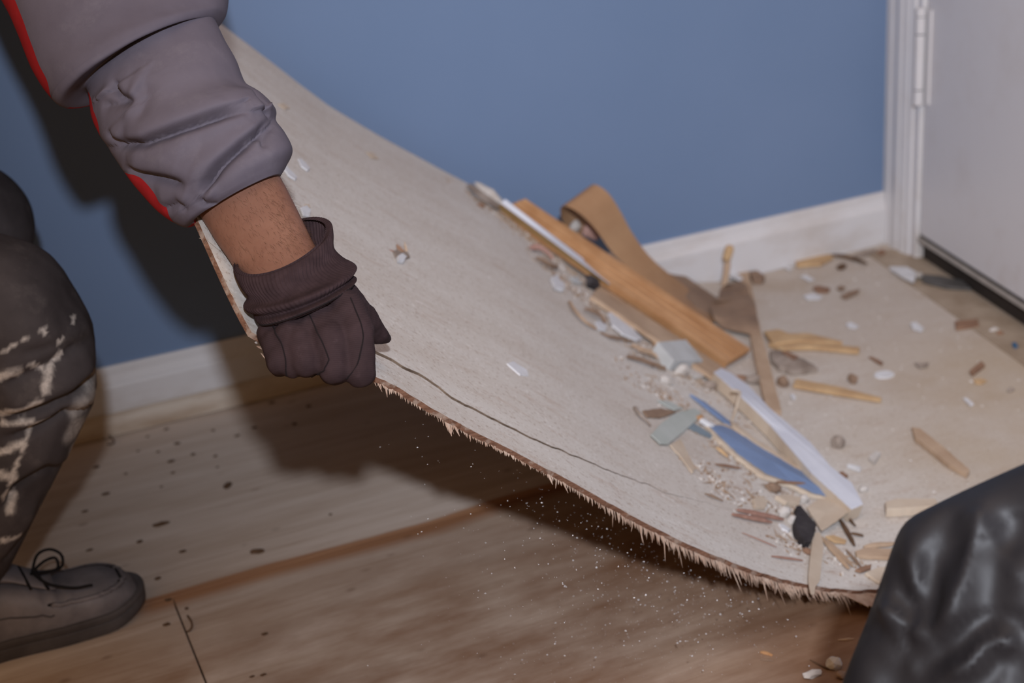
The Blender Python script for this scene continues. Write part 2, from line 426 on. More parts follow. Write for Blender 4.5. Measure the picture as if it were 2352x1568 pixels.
# red-brown lower ply, torn into splinters that hang below the near edge
r = random.Random(11)
def sliver(p, d, length, wid, th, side):
    """thin tapering splinter from p along d"""
    d = Vector(d).normalized(); side = Vector(side).normalized(); n = d.cross(side).normalized(); p = Vector(p)
    v = []
    for t, k in ((0, 1), (0.55, 0.75), (1, 0.12)):
        q = p + d * length * t
        v += [q + side * wid * k / 2 + n * th * k / 2, q - side * wid * k / 2 + n * th * k / 2, q - side * wid * k / 2 - n * th * k / 2, q + side * wid * k / 2 - n * th * k / 2]
    f = [(i * 4 + j, i * 4 + (j + 1) % 4, i * 4 + 4 + (j + 1) % 4, i * 4 + 4 + j) for i in range(2) for j in range(4)] + [(3, 2, 1, 0), (8, 9, 10, 11)]
    return v, f
def edge_point(x): 
    n = board_n(x, YB); return Vector((x, YB, board_z(x, YB))) - n * (T - 0.0008), n
fr = []
x = 0.335
while x < 0.965:
    p, n = edge_point(x)
    e = 0.01; tdir = Vector((2 * e, 0, board_z(x + e, YB) - board_z(x - e, YB))).normalized()
    amp = 0.0035 + 0.0105 * sm(0.48, 0.70, x) + (0.006 if 0.40 < x < 0.415 else 0) + 0.002 * sm(0.36, 0.34, x)
    L = amp * r.uniform(0.35, 1.25)
    if r.random() < 0.05: L *= 1.8
    d = -n * 0.75 + tdir * r.uniform(0.25, 0.85) + Vector((0, -r.uniform(0.25, 0.9), 0))
    fr.append(sliver(p + Vector((0, 0.002, 0)) + n * r.uniform(0, 0.001), d, L + 0.002, r.uniform(0.0009, 0.0024), 0.0006, tdir))
    x += r.uniform(0.0006, 0.0017) * (1.5 - 0.6 * sm(0.5, 0.7, x))
v, f = merge(*fr); tag(add('splinter_fringe', v, f, MSPL, board), kind='stuff')
for (x, L, w_, a, b) in ((0.404, 0.016, 0.006, 0.7, 0.5), (0.412, 0.012, 0.004, 0.9, 0.5), (0.509, 0.012, 0.004, 0.7, 0.6), (0.525, 0.013, 0.0025, 0.8, 0.6), (0.640, 0.018, 0.0018, 0.9, 0.6), (0.66, 0.017, 0.002, 0.9, 0.5),
                         (0.705, 0.018, 0.002, 0.9, 0.5), (0.735, 0.019, 0.0018, 0.9, 0.5), (0.79, 0.020, 0.0022, 1.1, 0.5), (0.80, 0.024, 0.0018, 1.2, 0.5), (0.825, 0.022, 0.002, 1.0, 0.6), (0.838, 0.02, 0.002, 1.0, 0.6),
                         (0.86, 0.016, 0.002, 1.0, 0.7), (0.94, 0.022, 0.0022, 0.5, 0.8)):
    p, n = edge_point(x)
    tdir = Vector((0.02, 0, board_z(x + 0.01, YB) - board_z(x - 0.01, YB))).normalized()
    q = min(L, max(0.004, p.z / 0.9))
    v, f = sliver(p + Vector((0, 0.001, 0)), -n * 0.6 + tdir * a + Vector((0, -b, 0)), L, w_, 0.0008, tdir)
    if min(c.z for c in v) > 0.0: add('splinter', v, f, MSPL, board)
# torn flap of the lower ply at the right end of the near edge
fl_v = []
xs_f = [0.872 + i * 0.0035 for i in range(27)]
rr = random.Random(5)
for i, x in enumerate(xs_f):
    p, n = edge_point(x)
    L = 0.026 * sm(0.868, 0.90, x) * rr.uniform(0.75, 1.1) + 0.003
    a = Vector((x, YB + 0.003, p.z)); b = Vector((x + L * 0.25, YB - L, max(0.0012, p.z - L * 0.35)))
    fl_v += [a, b, b - Vector((0, 0, 0.001)), a - Vector((0, 0, 0.001))]
ff = [(i * 4 + j, i * 4 + (j + 1) % 4, i * 4 + 4 + (j + 1) % 4, i * 4 + 4 + j) for i in range(len(xs_f) - 1) for j in range(4)] + [(0, 1, 2, 3), tuple(len(fl_v) - 4 + i for i in (3, 2, 1, 0))]
add('torn_flap', fl_v, ff, MSPL, board)
# splintered left end under the wrist
for i in range(26):
    y = 1.17 + 0.28 * i / 25 + r.uniform(-0.004, 0.004)
    x = xl(y); n = board_n(x, y); p = Vector((x, y, board_z(x, y))) - n * r.uniform(0.0015, T - 0.001)
    v, f = sliver(p + Vector((0.004, 0, -0.004)), (-0.5, r.uniform(-0.8, 0.8), 0.5 + r.uniform(-0.3, 0.3)), r.uniform(0.003, 0.008), r.uniform(0.003, 0.008), 0.001, (0, 1, 0.1))
    add('splinter', v, f, MSPL if i % 3 else MSHEET, board)


# ------------------------------------------------------------------ the worker
from mathutils.bvhtree import BVHTree
CAMUP = Vector((0.2221, 0.3273, 0.9184)); CAMF = Vector((0.3387, 0.8574, -0.3875)); CAMR = Vector((0.9143, -0.3971, -0.0796))

def capsule(p0, r0, p1, r1, k=20, m=6):
    p0, p1 = Vector(p0), Vector(p1); d = p1 - p0
    if d.length < 1e-5: d = Vector((0, 0, 1e-4))
    d.normalize(); a = d.orthogonal().normalized(); b = d.cross(a); rings = []
    for i in range(m + 1):
        t = math.pi / 2 * (1 - i / m) * 0.97
        rings.append((p0 - d * r0 * math.sin(t), r0 * math.cos(t)))
    for i in range(m + 1):
        t = math.pi / 2 * (i / m) * 0.97
        rings.append((p1 + d * r1 * math.sin(t), r1 * math.cos(t)))
    return loft([[c + (a * math.cos(2 * math.pi * j / k) + b * math.sin(2 * math.pi * j / k)) * q for j in range(k)] for c, q in rings])

def grow(name, caps, voxel, smooth=6, fac=0.5):
    """one continuous surface around tapered limbs"""
    v, f = merge(*[capsule(*c) for c in caps])
    me = bpy.data.meshes.new(name); me.from_pydata([tuple(p) for p in v], [], f); me.update()
    bm = bmesh.new(); bm.from_mesh(me); bmesh.ops.recalc_face_normals(bm, faces=bm.faces); bm.to_mesh(me); bm.free()
    o = bpy.data.objects.new(name, me); COL.objects.link(o)
    rm = o.modifiers.new('r', 'REMESH'); rm.mode = 'VOXEL'; rm.voxel_size = voxel
    s_ = o.modifiers.new('s', 'SMOOTH'); s_.iterations = smooth; s_.factor = fac
    dg = bpy.context.evaluated_depsgraph_get(); dg.update()
    out = bpy.data.meshes.new_from_object(o.evaluated_get(dg)); out.name = name
    bpy.data.objects.remove(o); bpy.data.meshes.remove(me)
    return out

import numpy as np
def poly_np(Pn, pts, drop):
    """distance from each point to a polyline, ignoring the component along drop; also arc position and offset"""
    n = len(pts) - 1; best = np.full(len(Pn), 1e9); S = np.zeros(len(Pn)); DV = np.zeros_like(Pn)
    for i in range(n):
        a = np.array(pts[i]); ab = np.array(pts[i + 1]) - a; ap = Pn - a
        if drop is None: drop = np.zeros(3)
        ab = ab[None, :] - drop * (drop @ ab if drop.ndim == 1 else (drop @ ab)[:, None])
        ap = ap - drop * ((ap @ drop)[:, None] if drop.ndim == 1 else np.sum(ap * drop, 1)[:, None])
        ab = np.broadcast_to(ab, ap.shape)
        t = np.clip(np.sum(ap * ab, 1) / np.maximum(np.sum(ab * ab, 1), 1e-9), 0, 1)
        dv = ap - ab * t[:, None]; L = np.linalg.norm(dv, axis=1); m = L < best
        best = np.where(m, L, best); S = np.where(m, (i + t) / n, S); DV = np.where(m[:, None], dv, DV)
    return best, S, DV
def fold_np(Pn, folds, drop, up):
    """relief of cloth folds: each fold is (points, bulge, dip, width_above, width_below)"""
    h = np.zeros(len(Pn)); up = np.array(up)
    for pts, bulge, dip, wa, wb in folds:
        L, s, dv = poly_np(Pn, pts, drop)
        e = np.minimum(1.0, np.sin(np.clip(s, 0.02, 0.98) * math.pi) * 1.6)
        g_ = np.exp(-(L / wb) ** 2)
        above = bulge * (L / wa) * np.exp(1 - L / wa) - dip * g_
        below = -dip * g_ - 0.35 * dip * np.exp(-L / (wb * 3))
        h += e * np.where(dv @ up > 0, above, below) * smn(5, 3, L / max(wa, wb))
    return h
def mesh_np(me):
    c = np.empty(len(me.vertices) * 3); me.vertices.foreach_get('co', c)
    n = np.empty(len(me.vertices) * 3); me.vertex_normals.foreach_get('vector', n)
    return c.reshape(-1, 3), n.reshape(-1, 3)
def nz(Pn, k): return np.array([noise.noise(Vector(p * k)) for p in Pn])
def smn(a, b, x):
    t = np.clip((x - a) / (b - a), 0, 1); return t * t * (3 - 2 * t)

def m_cloth(name, c1, c2, pale, weave=900, rough=0.75, dust=0.35, spec=0.25, sheen=0.0, dustattr=False):
    t = NT(name)
    c = t.mix(t.ramp(t.noise(9, 5, 0.6), 0.35, 0.65), c1, c2)
    c = t.mix(t.math('MULTIPLY', t.ramp(t.noise(26, 6, 0.7, t.mapping((1, 1, 1), loc=(2, 7, 1))), 0.54, 0.76), dust), c, pale)
    if dustattr:
        a = t.attr('dust'); nz = t.ramp(t.noise(160, 5, 0.75), 0.25, 0.62)
        c = t.mix(t.math('MULTIPLY', a, t.math('ADD', 0.35, t.math('MULTIPLY', nz, 0.65)), True), c, rgb(216, 211, 206))
    t.color(c); t.rough(rough); t.b.inputs['Specular IOR Level'].default_value = spec
    if sheen: t.b.inputs['Sheen Weight'].default_value = sheen
    b = t.bump(t.noise(weave, 2, 0.6), 0.12, 0.0004)
    t.bump(t.noise(45, 5, 0.6), 0.25, 0.0015, b)
    return t.m
MJACKET = m_cloth('grey_twill', rgb(98, 92, 102), rgb(88, 82, 92), rgb(122, 116, 122), dust=0.3)
MRED = m_cloth('red_twill', rgb(158, 30, 34), rgb(140, 22, 28), rgb(170, 60, 60), dust=0.3)
MTROU = m_cloth('dusty_black_trousers', rgb(82, 77, 79), rgb(58, 54, 56), rgb(122, 116, 114), dust=0.35, dustattr=True)
MGLOVE_T = NT('brown_jersey_glove')
_c = MGLOVE_T.mix(MGLOVE_T.ramp(MGLOVE_T.noise(40, 5, 0.65), 0.35, 0.65), rgb(60, 46, 48), rgb(50, 38, 40))
_c = MGLOVE_T.mix(MGLOVE_T.math('MULTIPLY', MGLOVE_T.ramp(MGLOVE_T.noise(60, 5, 0.7, MGLOVE_T.mapping((1, 1, 1), loc=(4, 4, 4))), 0.58, 0.75), 0.35), _c, rgb(88, 72, 74))
_wv = MGLOVE_T.n('TexWave'); _wv.inputs['Scale'].default_value = 190; _wv.inputs['Distortion'].default_value = 1.2
_wv.bands_direction = 'Z'; MGLOVE_T.link(MGLOVE_T.mapping((1, 1, 1), rot=(0.1, -0.25, 0)), _wv.inputs['Vector'])
_c = MGLOVE_T.mix(MGLOVE_T.math('MULTIPLY', _wv.outputs['Fac'], 0.22), _c, rgb(74, 60, 61))
MGLOVE_T.color(_c); MGLOVE_T.rough(0.9); MGLOVE_T.b.inputs['Specular IOR Level'].default_value = 0.12
_b = MGLOVE_T.bump(_wv.outputs['Fac'], 0.12, 0.0004); MGLOVE_T.bump(MGLOVE_T.noise(500, 4, 0.7), 0.3, 0.0006, _b)
MGLOVE = MGLOVE_T.m
MCUFF = simple('brown_rib_knit', rgb(62, 48, 50), rgb(50, 38, 40), 60, rough=0.92, bump=0.3, bdist=0.0006, spec=0.1)
MSEAMGAP = simple('glove_seam_gap_shade', rgb(28, 20, 22), rgb(24, 17, 19), 60, rough=0.95, bump=0)
def m_skin():
    t = NT('skin')
    c = t.mix(t.ramp(t.noise(22, 5, 0.6), 0.35, 0.68), rgb(130, 92, 75), rgb(116, 79, 63))
    c = t.mix(t.math('MULTIPLY', t.ramp(t.noise(70, 5, 0.7), 0.5, 0.72), 0.4), c, rgb(110, 72, 58))
    t.color(c); t.rough(0.55); t.b.inputs['Subsurface Weight'].default_value = 0.08
    t.b.inputs['Subsurface Radius'].default_value = (0.008, 0.003, 0.0015); t.b.inputs['Subsurface Scale'].default_value = 1.0
    t.bump(t.noise(260, 4, 0.65), 0.25, 0.0006); return t.m
MSKIN = m_skin()
MHAIR = simple('dark_hair', rgb(108, 78, 60), rgb(92, 66, 50), 40, rough=0.6, bump=0)

worker = empty('person', (-0.12, 1.66, 0.0), 'person in grey jacket and dusty black trousers lifting the sheet with a brown glove', 'person')

# --- jacket sleeve, built ring by ring down the arm
SL = list(zip([(0.0620, 1.8322, 0.9805), (0.0742, 1.7400, 0.8902), (0.0870, 1.6502, 0.8317), (0.0970, 1.5951, 0.7958), (0.1051, 1.5525, 0.7600), (0.1113, 1.5165, 0.7245), (0.1170, 1.4948, 0.7073), (0.1257, 1.4816, 0.6985), (0.1459, 1.4793, 0.7111), (0.1504, 1.4709, 0.7092), (0.1480, 1.4554, 0.6859), (0.1503, 1.4423, 0.6718), (0.1540, 1.4299, 0.6604), (0.1621, 1.4072, 0.6431), (0.1683, 1.3935, 0.6310), (0.1748, 1.3804, 0.6205), (0.1829, 1.3654, 0.6072), (0.1910, 1.3521, 0.5979), (0.1988, 1.3413, 0.5935), (0.2048, 1.3347, 0.5972)],
               [(0.3314, 1.7422, 1.0167), (0.3380, 1.6457, 0.9120), (0.3267, 1.5560, 0.8325), (0.3134, 1.5127, 0.8024), (0.3042, 1.4849, 0.7845), (0.2963, 1.4657, 0.7739), (0.2889, 1.4553, 0.7701), (0.2800, 1.4509, 0.7655), (0.2783, 1.4559, 0.7751), (0.2797, 1.4468, 0.7691), (0.2833, 1.4302, 0.7483), (0.2891, 1.4141, 0.7307), (0.2936, 1.3976, 0.7110), (0.3039, 1.3776, 0.7015), (0.3107, 1.3635, 0.6890), (0.3073, 1.3545, 0.6792), (0.3109, 1.3425, 0.6684), (0.3123, 1.3295, 0.6539), (0.3029, 1.3222, 0.6424), (0.2941, 1.3162, 0.6342)]))
TH = [0.85, 0.85, 0.85, 0.82, 0.81, 0.81, 0.82, 0.81, 0.66, 0.67, 0.71, 0.74, 0.76, 0.76, 0.74, 0.70, 0.74, 0.76, 0.72, 0.64]
REDW = [0.10, 0.10, 0.10, 0.10, 0.095, 0.075, 0.045, -0.1, -0.3, 0.0, 0.06, 0.045, -0.06, -0.01, 0.05, 0.085, 0.07, 0.02, -0.1, -0.1]   # share of the sleeve's front the red panel shows
rows = spline([tuple(a) + tuple(b) + (t, q) for (a, b), t, q in zip(SL, TH, REDW)], 230)
NA = 132
def sl_frame(r_):
    L, R = Vector(r_[0:3]), Vector(r_[3:6]); c = (L + R) / 2; lat = (R - L) / 2
    fwd = (-CAMF - lat.normalized() * (-CAMF).dot(lat.normalized())).normalized()
    return c, lat, fwd, lat.length * r_[6]
FOLDS = [
 ([(0.1697, 1.4145, 0.7299), (0.1685, 1.4090, 0.7234), (0.1722, 1.3979, 0.7171), (0.1790, 1.3874, 0.7136), (0.1836, 1.3819, 0.7122)], 0.005, 0.0075, 0.012, 0.0050),
 ([(0.1780, 1.3876, 0.7129), (0.1668, 1.3981, 0.7103), (0.1532, 1.4172, 0.7064)], 0.002, 0.005, 0.012, 0.0055),
 ([(0.1509, 1.4238, 0.6656), (0.1649, 1.3749, 0.6751), (0.1806, 1.3546, 0.6783), (0.2020, 1.3407, 0.6859), (0.2263, 1.3325, 0.6925), (0.2556, 1.3297, 0.6972), (0.2785, 1.3307, 0.6939)], 0.0075, 0.012, 0.022, 0.0050),
 ([(0.3079, 1.3568, 0.6821), (0.2815, 1.3169, 0.6776), (0.2592, 1.3068, 0.6693), (0.2368, 1.3029, 0.6571), (0.2222, 1.3020, 0.6444), (0.2127, 1.3033, 0.6281)], 0.0075, 0.012, 0.020, 0.0045),
 ([(0.1612, 1.3790, 0.6516), (0.1747, 1.3528, 0.6473), (0.1914, 1.3325, 0.6460), (0.2078, 1.3119, 0.6423)], 0.0055, 0.008, 0.016, 0.0045),
 ([(0.2889, 1.3639, 0.7111), (0.2899, 1.3452, 0.7028), (0.2927, 1.3381, 0.6935), (0.2994, 1.3423, 0.6855)], 0.0045, 0.005, 0.010, 0.0040),
 ([(0.3026, 1.3383, 0.6789), (0.2924, 1.3228, 0.6778), (0.2844, 1.3116, 0.6722), (0.2797, 1.3035, 0.6655)], 0.003, 0.0035, 0.010, 0.0040),
 ([(0.2097, 1.3054, 0.6324), (0.2160, 1.3024, 0.6243), (0.2289, 1.3010, 0.6238)], 0.0040, 0.005, 0.010, 0.0045),
 ([(0.1937, 1.3896, 0.7286), (0.1925, 1.3798, 0.7178), (0.1872, 1.3749, 0.7070), (0.1793, 1.3709, 0.6943)], 0.0030, 0.003, 0.014, 0.010),
 ([(0.1824, 1.3411, 0.6158), (0.1935, 1.3198, 0.6243), (0.2020, 1.3111, 0.6188)], 0.003, 0.004, 0.012, 0.0050),
 ([(0.1544, 1.4008, 0.6862), (0.1564, 1.3926, 0.6768), (0.1612, 1.3805, 0.6729)], 0.003, 0.004, 0.010, 0.0050),
]
def vecs(fs): return [([Vector(p) for p in a], b, c, d, e) for a, b, c, d, e in fs]
FOLDS = vecs(FOLDS)
NF, NB = 78, 110      # columns: grey front 0..NF, red NF..NB, grey back NB..NA
def ang(j, w_):
    b0 = math.acos(max(-1.0, min(1.0, -1 + 2 * w_))) if w_ >= 0 else math.pi - w_ * 0.9
    b1 = math.pi * 1.62
    if j <= NF: return b0 * j / NF
    if j <= NB: return b0 + (b1 - b0) * (j - NF) / (NB - NF)
    return b1 + (2 * math.pi - b1) * (j - NB) / (NA - NB)
V, RED, NRM, FW, SA = [], [], [], [], []
for i, r_ in enumerate(rows):
    c, lat, fwd, th = sl_frame(r_); ln = lat.normalized()
    for j in range(NA):
        a = ang(j, r_[7])
        ca, sa = math.cos(a), math.sin(a)
        V.append(c + lat * ca + fwd * th * (abs(sa) ** 0.9 * (1 if sa >= 0 else -1)))
        NRM.append((ln * ca + fwd * sa).normalized()); FW.append(fwd); SA.append(sa)
        RED.append(NF <= j <= NB)
Vn, SA = np.array(V), np.array(SA)
hh = fold_np(Vn, FOLDS, None, (CAMUP * 0.8 - CAMR * 0.35).normalized()) * smn(-0.1, 0.35, SA)
hh += 0.004 * nz(Vn, 14) + 0.0018 * nz(Vn, 38) * np.maximum(0, SA)
V = [Vector(p) for p in Vn + np.array(NRM) * hh[:, None]]
# turned-in hem at the wrist
c, lat, fwd, th = sl_frame(rows[-1]); nlast = len(rows)
for s_, dz in ((0.93, 0.0), (0.88, 0.03)):
    back = (CAMUP * 0.75 - CAMR * 0.6).normalized()
    for j in range(NA):
        q = V[(len(rows) - 1) * NA + j]; V.append(c + (q - c) * s_ + back * dz); RED.append(NF <= j <= NB)
nr = len(V) // NA
Fg, Fr = [], []
for i in range(nr - 1):
    for j in range(NA):
        q = (i * NA + j, i * NA + (j + 1) % NA, (i + 1) * NA + (j + 1) % NA, (i + 1) * NA + j)
        (Fr if all(RED[k] for k in q) and (i >= len(rows) or rows[i][7] > -0.12) else Fg).append(q)
def subset(V, F):
    ids = sorted({i for f in F for i in f}); mp = {a: b for b, a in enumerate(ids)}
    return [V[i] for i in ids], [tuple(mp[i] for i in f) for f in F]
jacket_me = grow('jacket', [((-0.36, 1.80, 0.70), 0.165, (-0.05, 1.86, 0.98), 0.165), ((-0.05, 1.86, 0.98), 0.165, (0.06, 1.88, 1.06), 0.13),
                            ((0.06, 1.76, 1.06), 0.085, (0.17, 1.79, 1.02), 0.088), ((0.02, 2.00, 1.06), 0.085, (-0.02, 2.08, 1.03), 0.085), ((-0.02, 2.08, 1.03), 0.075, (-0.2, 2.07, 0.82), 0.06), ((-0.2, 2.07, 0.82), 0.06, (-0.12, 2.0, 0.64), 0.055)], 0.012, 8)
jacket = link_mesh('jacket', jacket_me, MJACKET, worker, smooth=True)
sleeve = add('sleeve', *subset(V, Fg), MJACKET, jacket, smooth=True)
red = add('red_panel', *subset(V, Fr), MRED, jacket, smooth=True); red['label'] = 'red panel along the underside of the sleeve'
# stitched hem just inside the wrist
hem = [c + (V[(len(rows) - 1) * NA + j] - c) * 0.97 - back * 0.001 for j in range(0, NA, 2)]
# body under the clothes: forearm, and head and neck above the frame
FA = list(zip([(0.2045, 1.3874, 0.6362), (0.2103, 1.3675, 0.6177), (0.2203, 1.3415, 0.5948), (0.2258, 1.3202, 0.5782), (0.2308, 1.3036, 0.5664), (0.2347, 1.2878, 0.5557), (0.2391, 1.2687, 0.5456), (0.2427, 1.2453, 0.5356)],
              [(0.2845, 1.3708, 0.6694), (0.2906, 1.3513, 0.6522), (0.2973, 1.3272, 0.6305), (0.3019, 1.3035, 0.6078), (0.3046, 1.2857, 0.5913), (0.3060, 1.2706, 0.5798), (0.3088, 1.2493, 0.5634), (0.3075, 1.2258, 0.5490)]))
rows2 = spline([tuple(a) + tuple(b) + (0.74,) for a, b in FA], 60); V2 = []
for r_ in rows2:
    c2, lat, fwd, th = sl_frame(r_)
    for j in range(48):
        a = 2 * math.pi * j / 48; p = c2 + lat * math.cos(a) + fwd * th * math.sin(a)
        V2.append(p + fwd * 0.0012 * noise.noise(p * 30))
F2 = [(i * 48 + j, i * 48 + (j + 1) % 48, (i + 1) * 48 + (j + 1) % 48, (i + 1) * 48 + j) for i in range(59) for j in range(48)] + [tuple(range(48)), tuple(range(59 * 48, 60 * 48))]
arm = add('forearm', V2, F2, MSKIN, worker, smooth=True)
rh = random.Random(8); hv, hf = [], []
for k in range(2600):
    i = rh.randrange(16, 46); j = rh.randrange(0, 48)
    a = 2 * math.pi * j / 48
    if math.sin(a) < -0.5: continue
    dens = 0.35 + 0.65 * sm(0.2, 0.95, math.cos(a))
    if rh.random() > dens: continue
    r_ = rows2[i]; c2, lat, fwd, th = sl_frame(r_); p = Vector(V2[i * 48 + j]).lerp(Vector(V2[(i + 1) * 48 + (j + 1) % 48]), rh.random())
    n = (lat.normalized() * math.cos(a) + fwd * math.sin(a)).normalized()
    axd = (Vector(V2[(i + 1) * 48 + j]) - Vector(V2[i * 48 + j])).normalized()
    d = (axd * rh.uniform(0.5, 1.2) + n * rh.uniform(0.25, 0.8) + lat.normalized() * rh.uniform(-0.2, 0.5)).normalized()
    L = rh.uniform(0.004, 0.011); s_ = d.cross(n).normalized() * 0.00009; m0 = p + d * L * 0.5; q = p + d * L - n * L * 0.25
    o = len(hv); hv += [p - s_, p + s_, m0 + s_ * 0.8, m0 - s_ * 0.8, q]; hf += [(o, o + 1, o + 2, o + 3), (o + 3, o + 2, o + 4)]
me = bpy.data.meshes.new('arm_hair'); me.from_pydata([tuple(p) for p in hv], [], hf); me.update()
tag(link_mesh('arm_hair', me, MHAIR, arm), kind='stuff')

# --- glove: hand and five fingers in one surface
P = lambda p: Vector(p)
PK1, PK2, PK3 = (0.2374, 1.1670, 0.5072), (0.2486, 1.2240, 0.4805), (0.2651, 1.2508, 0.4769)
RG1, RG2, RG3 = (0.2568, 1.1506, 0.5084), (0.2732, 1.2183, 0.4765), (0.2929, 1.2488, 0.4708)
MD1, MD2, MD3 = (0.2779, 1.1385, 0.5001), (0.2988, 1.2127, 0.4658), (0.3188, 1.2448, 0.4589)
IX1, IX2, IX3 = (0.3006, 1.1333, 0.4929), (0.3206, 1.2049, 0.4624), (0.3349, 1.2474, 0.4530)
caps = []
for wrist, mcp, a, b, c3, r0 in (((0.2436, 1.2030, 0.5201), (0.2405, 1.1846, 0.5179), PK1, PK2, PK3, 0.0125), ((0.2594, 1.1921, 0.5253), (0.2578, 1.1651, 0.5207), RG1, RG2, RG3, 0.0138),
                             ((0.2830, 1.1829, 0.5306), (0.2813, 1.1545, 0.5230), MD1, MD2, MD3, 0.0142), ((0.3073, 1.1797, 0.5397), (0.3078, 1.1520, 0.5252), IX1, IX2, IX3, 0.0136)):
    caps += [(wrist, 0.0165, mcp, r0 + 0.0015), (mcp, r0 + 0.0015, a, r0), (a, r0, b, r0 * 0.92), (b, r0 * 0.92, c3, r0 * 0.82)]
caps += [((0.2500, 1.2032, 0.5133), 0.020, (0.2920, 1.1758, 0.5150), 0.022), ((0.2679, 1.2024, 0.5245), 0.019, (0.2953, 1.1939, 0.5296), 0.020), ((0.2989, 1.1911, 0.5318), 0.016, (0.3152, 1.1858, 0.5342), 0.014)]
caps += [((0.2517, 1.1762, 0.5246), 0.0150, (0.2467, 1.1596, 0.5042), 0.0125), ((0.2739, 1.1731, 0.5268), 0.0155, (0.2702, 1.1600, 0.5153), 0.0130), ((0.3000, 1.1681, 0.5308), 0.0155, (0.2946, 1.1534, 0.5117), 0.0130)]
# thumb leaves the side of the palm and lies on top of the sheet
caps += [((0.3122, 1.2047, 0.5373), 0.018, (0.3299, 1.2158, 0.5075), 0.0150), ((0.3306, 1.2168, 0.5105), 0.0150, (0.3469, 1.2307, 0.4857), 0.0110), ((0.3469, 1.2307, 0.4857), 0.0110, (0.3578, 1.2402, 0.4751), 0.0062)]
gm = grow('glove', caps, 0.0022, 5)
gv = [v.co.copy() for v in gm.vertices]
for v in gm.vertices:
    p = v.co; v.co = p + v.normal * (0.0012 * noise.noise(p * 60) + 0.0006 * noise.noise(p * 150))
glove = link_mesh('glove', gm, MGLOVE, worker, smooth=True)
bvh = BVHTree.FromPolygons(gv, [tuple(p.vertices) for p in gm.polygons])
def on_glove(p, off=0.0004):
    q, n, i, d = bvh.find_nearest(Vector(p)); return q + n * off
for pts in ([(0.2406, 1.2001, 0.5356), (0.2395, 1.1804, 0.5324), (0.2400, 1.1659, 0.5268), (0.2402, 1.1578, 0.5183), (0.2390, 1.1521, 0.5098), (0.2384, 1.1528, 0.4986)],
            [(0.2712, 1.1733, 0.5417), (0.2712, 1.1592, 0.5364), (0.2713, 1.1449, 0.5297), (0.2726, 1.1370, 0.5205), (0.2731, 1.1316, 0.5131)],
            [(0.3093, 1.1681, 0.5515), (0.3090, 1.1546, 0.5438), (0.3087, 1.1418, 0.5356), (0.3075, 1.1355, 0.5256), (0.3026, 1.1304, 0.5159)],
            [(0.2731, 1.1316, 0.5131), (0.2686, 1.1310, 0.5073), (0.2641, 1.1364, 0.5009), (0.2721, 1.2060, 0.4684)], [(0.3026, 1.1304, 0.5159), (0.2971, 1.1263, 0.5062), (0.2916, 1.1257, 0.4993), (0.2849, 1.1289, 0.4926)]):  # last two runs: dark tubes painting the shade between the fingers
    q = [on_glove(p) for p in spline([tuple(x) for x in pts], 24)]; q = [x for x in q if x]
    if len(q) > 3: add('seam_or_gap_shade', *tube(q, 0.00065, 6), MSEAMGAP, glove)
# ribbed knit cuff, slouched in folds and open at the back
CF = list(zip([(0.2316, 1.2807, 0.5655), (0.2326, 1.2813, 0.5678), (0.2322, 1.2751, 0.5614), (0.2330, 1.2663, 0.5530), (0.2344, 1.2585, 0.5472), (0.2333, 1.2522, 0.5425), (0.2308, 1.2485, 0.5399), (0.2312, 1.2422, 0.5366), (0.2339, 1.2342, 0.5343), (0.2345, 1.2269, 0.5314), (0.2342, 1.2202, 0.5294), (0.2361, 1.2101, 0.5294)],
              [(0.3184, 1.2563, 0.5873), (0.3229, 1.2557, 0.5900), (0.3209, 1.2496, 0.5825), (0.3183, 1.2428, 0.5755), (0.3193, 1.2355, 0.5705), (0.3251, 1.2261, 0.5650), (0.3290, 1.2189, 0.5603), (0.3282, 1.2134, 0.5578), (0.3250, 1.2080, 0.5559), (0.3238, 1.2020, 0.5545), (0.3224, 1.1965, 0.5540), (0.3161, 1.1891, 0.5526)]))
CT = [0.40, 0.43, 0.45, 0.46, 0.46, 0.45, 0.48, 0.47, 0.44, 0.46, 0.45, 0.38]
CD = [0.026, 0.026, 0.024, 0.022, 0.020, 0.018, 0.017, 0.016, 0.015, 0.014, 0.012, 0.010]
CB = [-0.002, 0, 0.001, 0.0, -0.002, -0.003, 0.0025, 0.001, -0.003, 0.0018, 0.0, -0.003]
rows3 = spline([tuple(a) + tuple(b) + (t, d_, b_) for (a, b), t, d_, b_ in zip(CF, CT, CD, CB)], 64); NC = 300; V3 = []
for i, r_ in enumerate(rows3):
    L, R = Vector(r_[0:3]), Vector(r_[3:6]); c = (L + R) / 2; lat = (R - L) / 2
    fr_ = -CAMF * lat.length * 2 * r_[6] - CAMUP * r_[7]
    for j in range(NC):
        a = 2 * math.pi * j / NC; n = (lat.normalized() * math.cos(a) - CAMF * math.sin(a)).normalized()
        p = c + lat * math.cos(a) + fr_ * math.sin(a)
        V3.append(p + n * (0.00055 * math.cos(a * 75) + r_[8] * (0.6 + 0.5 * math.sin(a * 1.0 + i * 0.02)) + 0.0016 * noise.noise(p * 40)))
V3 += [Vector(V3[j]) * 0 + (Vector(V3[j + 4 * NC]) + (sum((Vector(V3[4 * NC + q]) for q in range(0, NC, 10)), Vector()) / (NC / 10) - Vector(V3[j + 4 * NC])) * 0.09) for j in range(NC)]
V3 = V3[-NC:] + V3[:-NC]
F3 = [(i * NC + j, i * NC + (j + 1) % NC, (i + 1) * NC + (j + 1) % NC, (i + 1) * NC + j) for i in range(len(V3) // NC - 1) for j in range(NC)]
add('cuff', V3, F3, MCUFF, glove, smooth=True)
add('seam_or_gap_shade', *tube([V3[(len(rows3) - 4) * NC + j] + (-CAMF) * 0.0006 for j in range(0, NC // 2, 4)], 0.0008, 6), MSEAMGAP, glove)

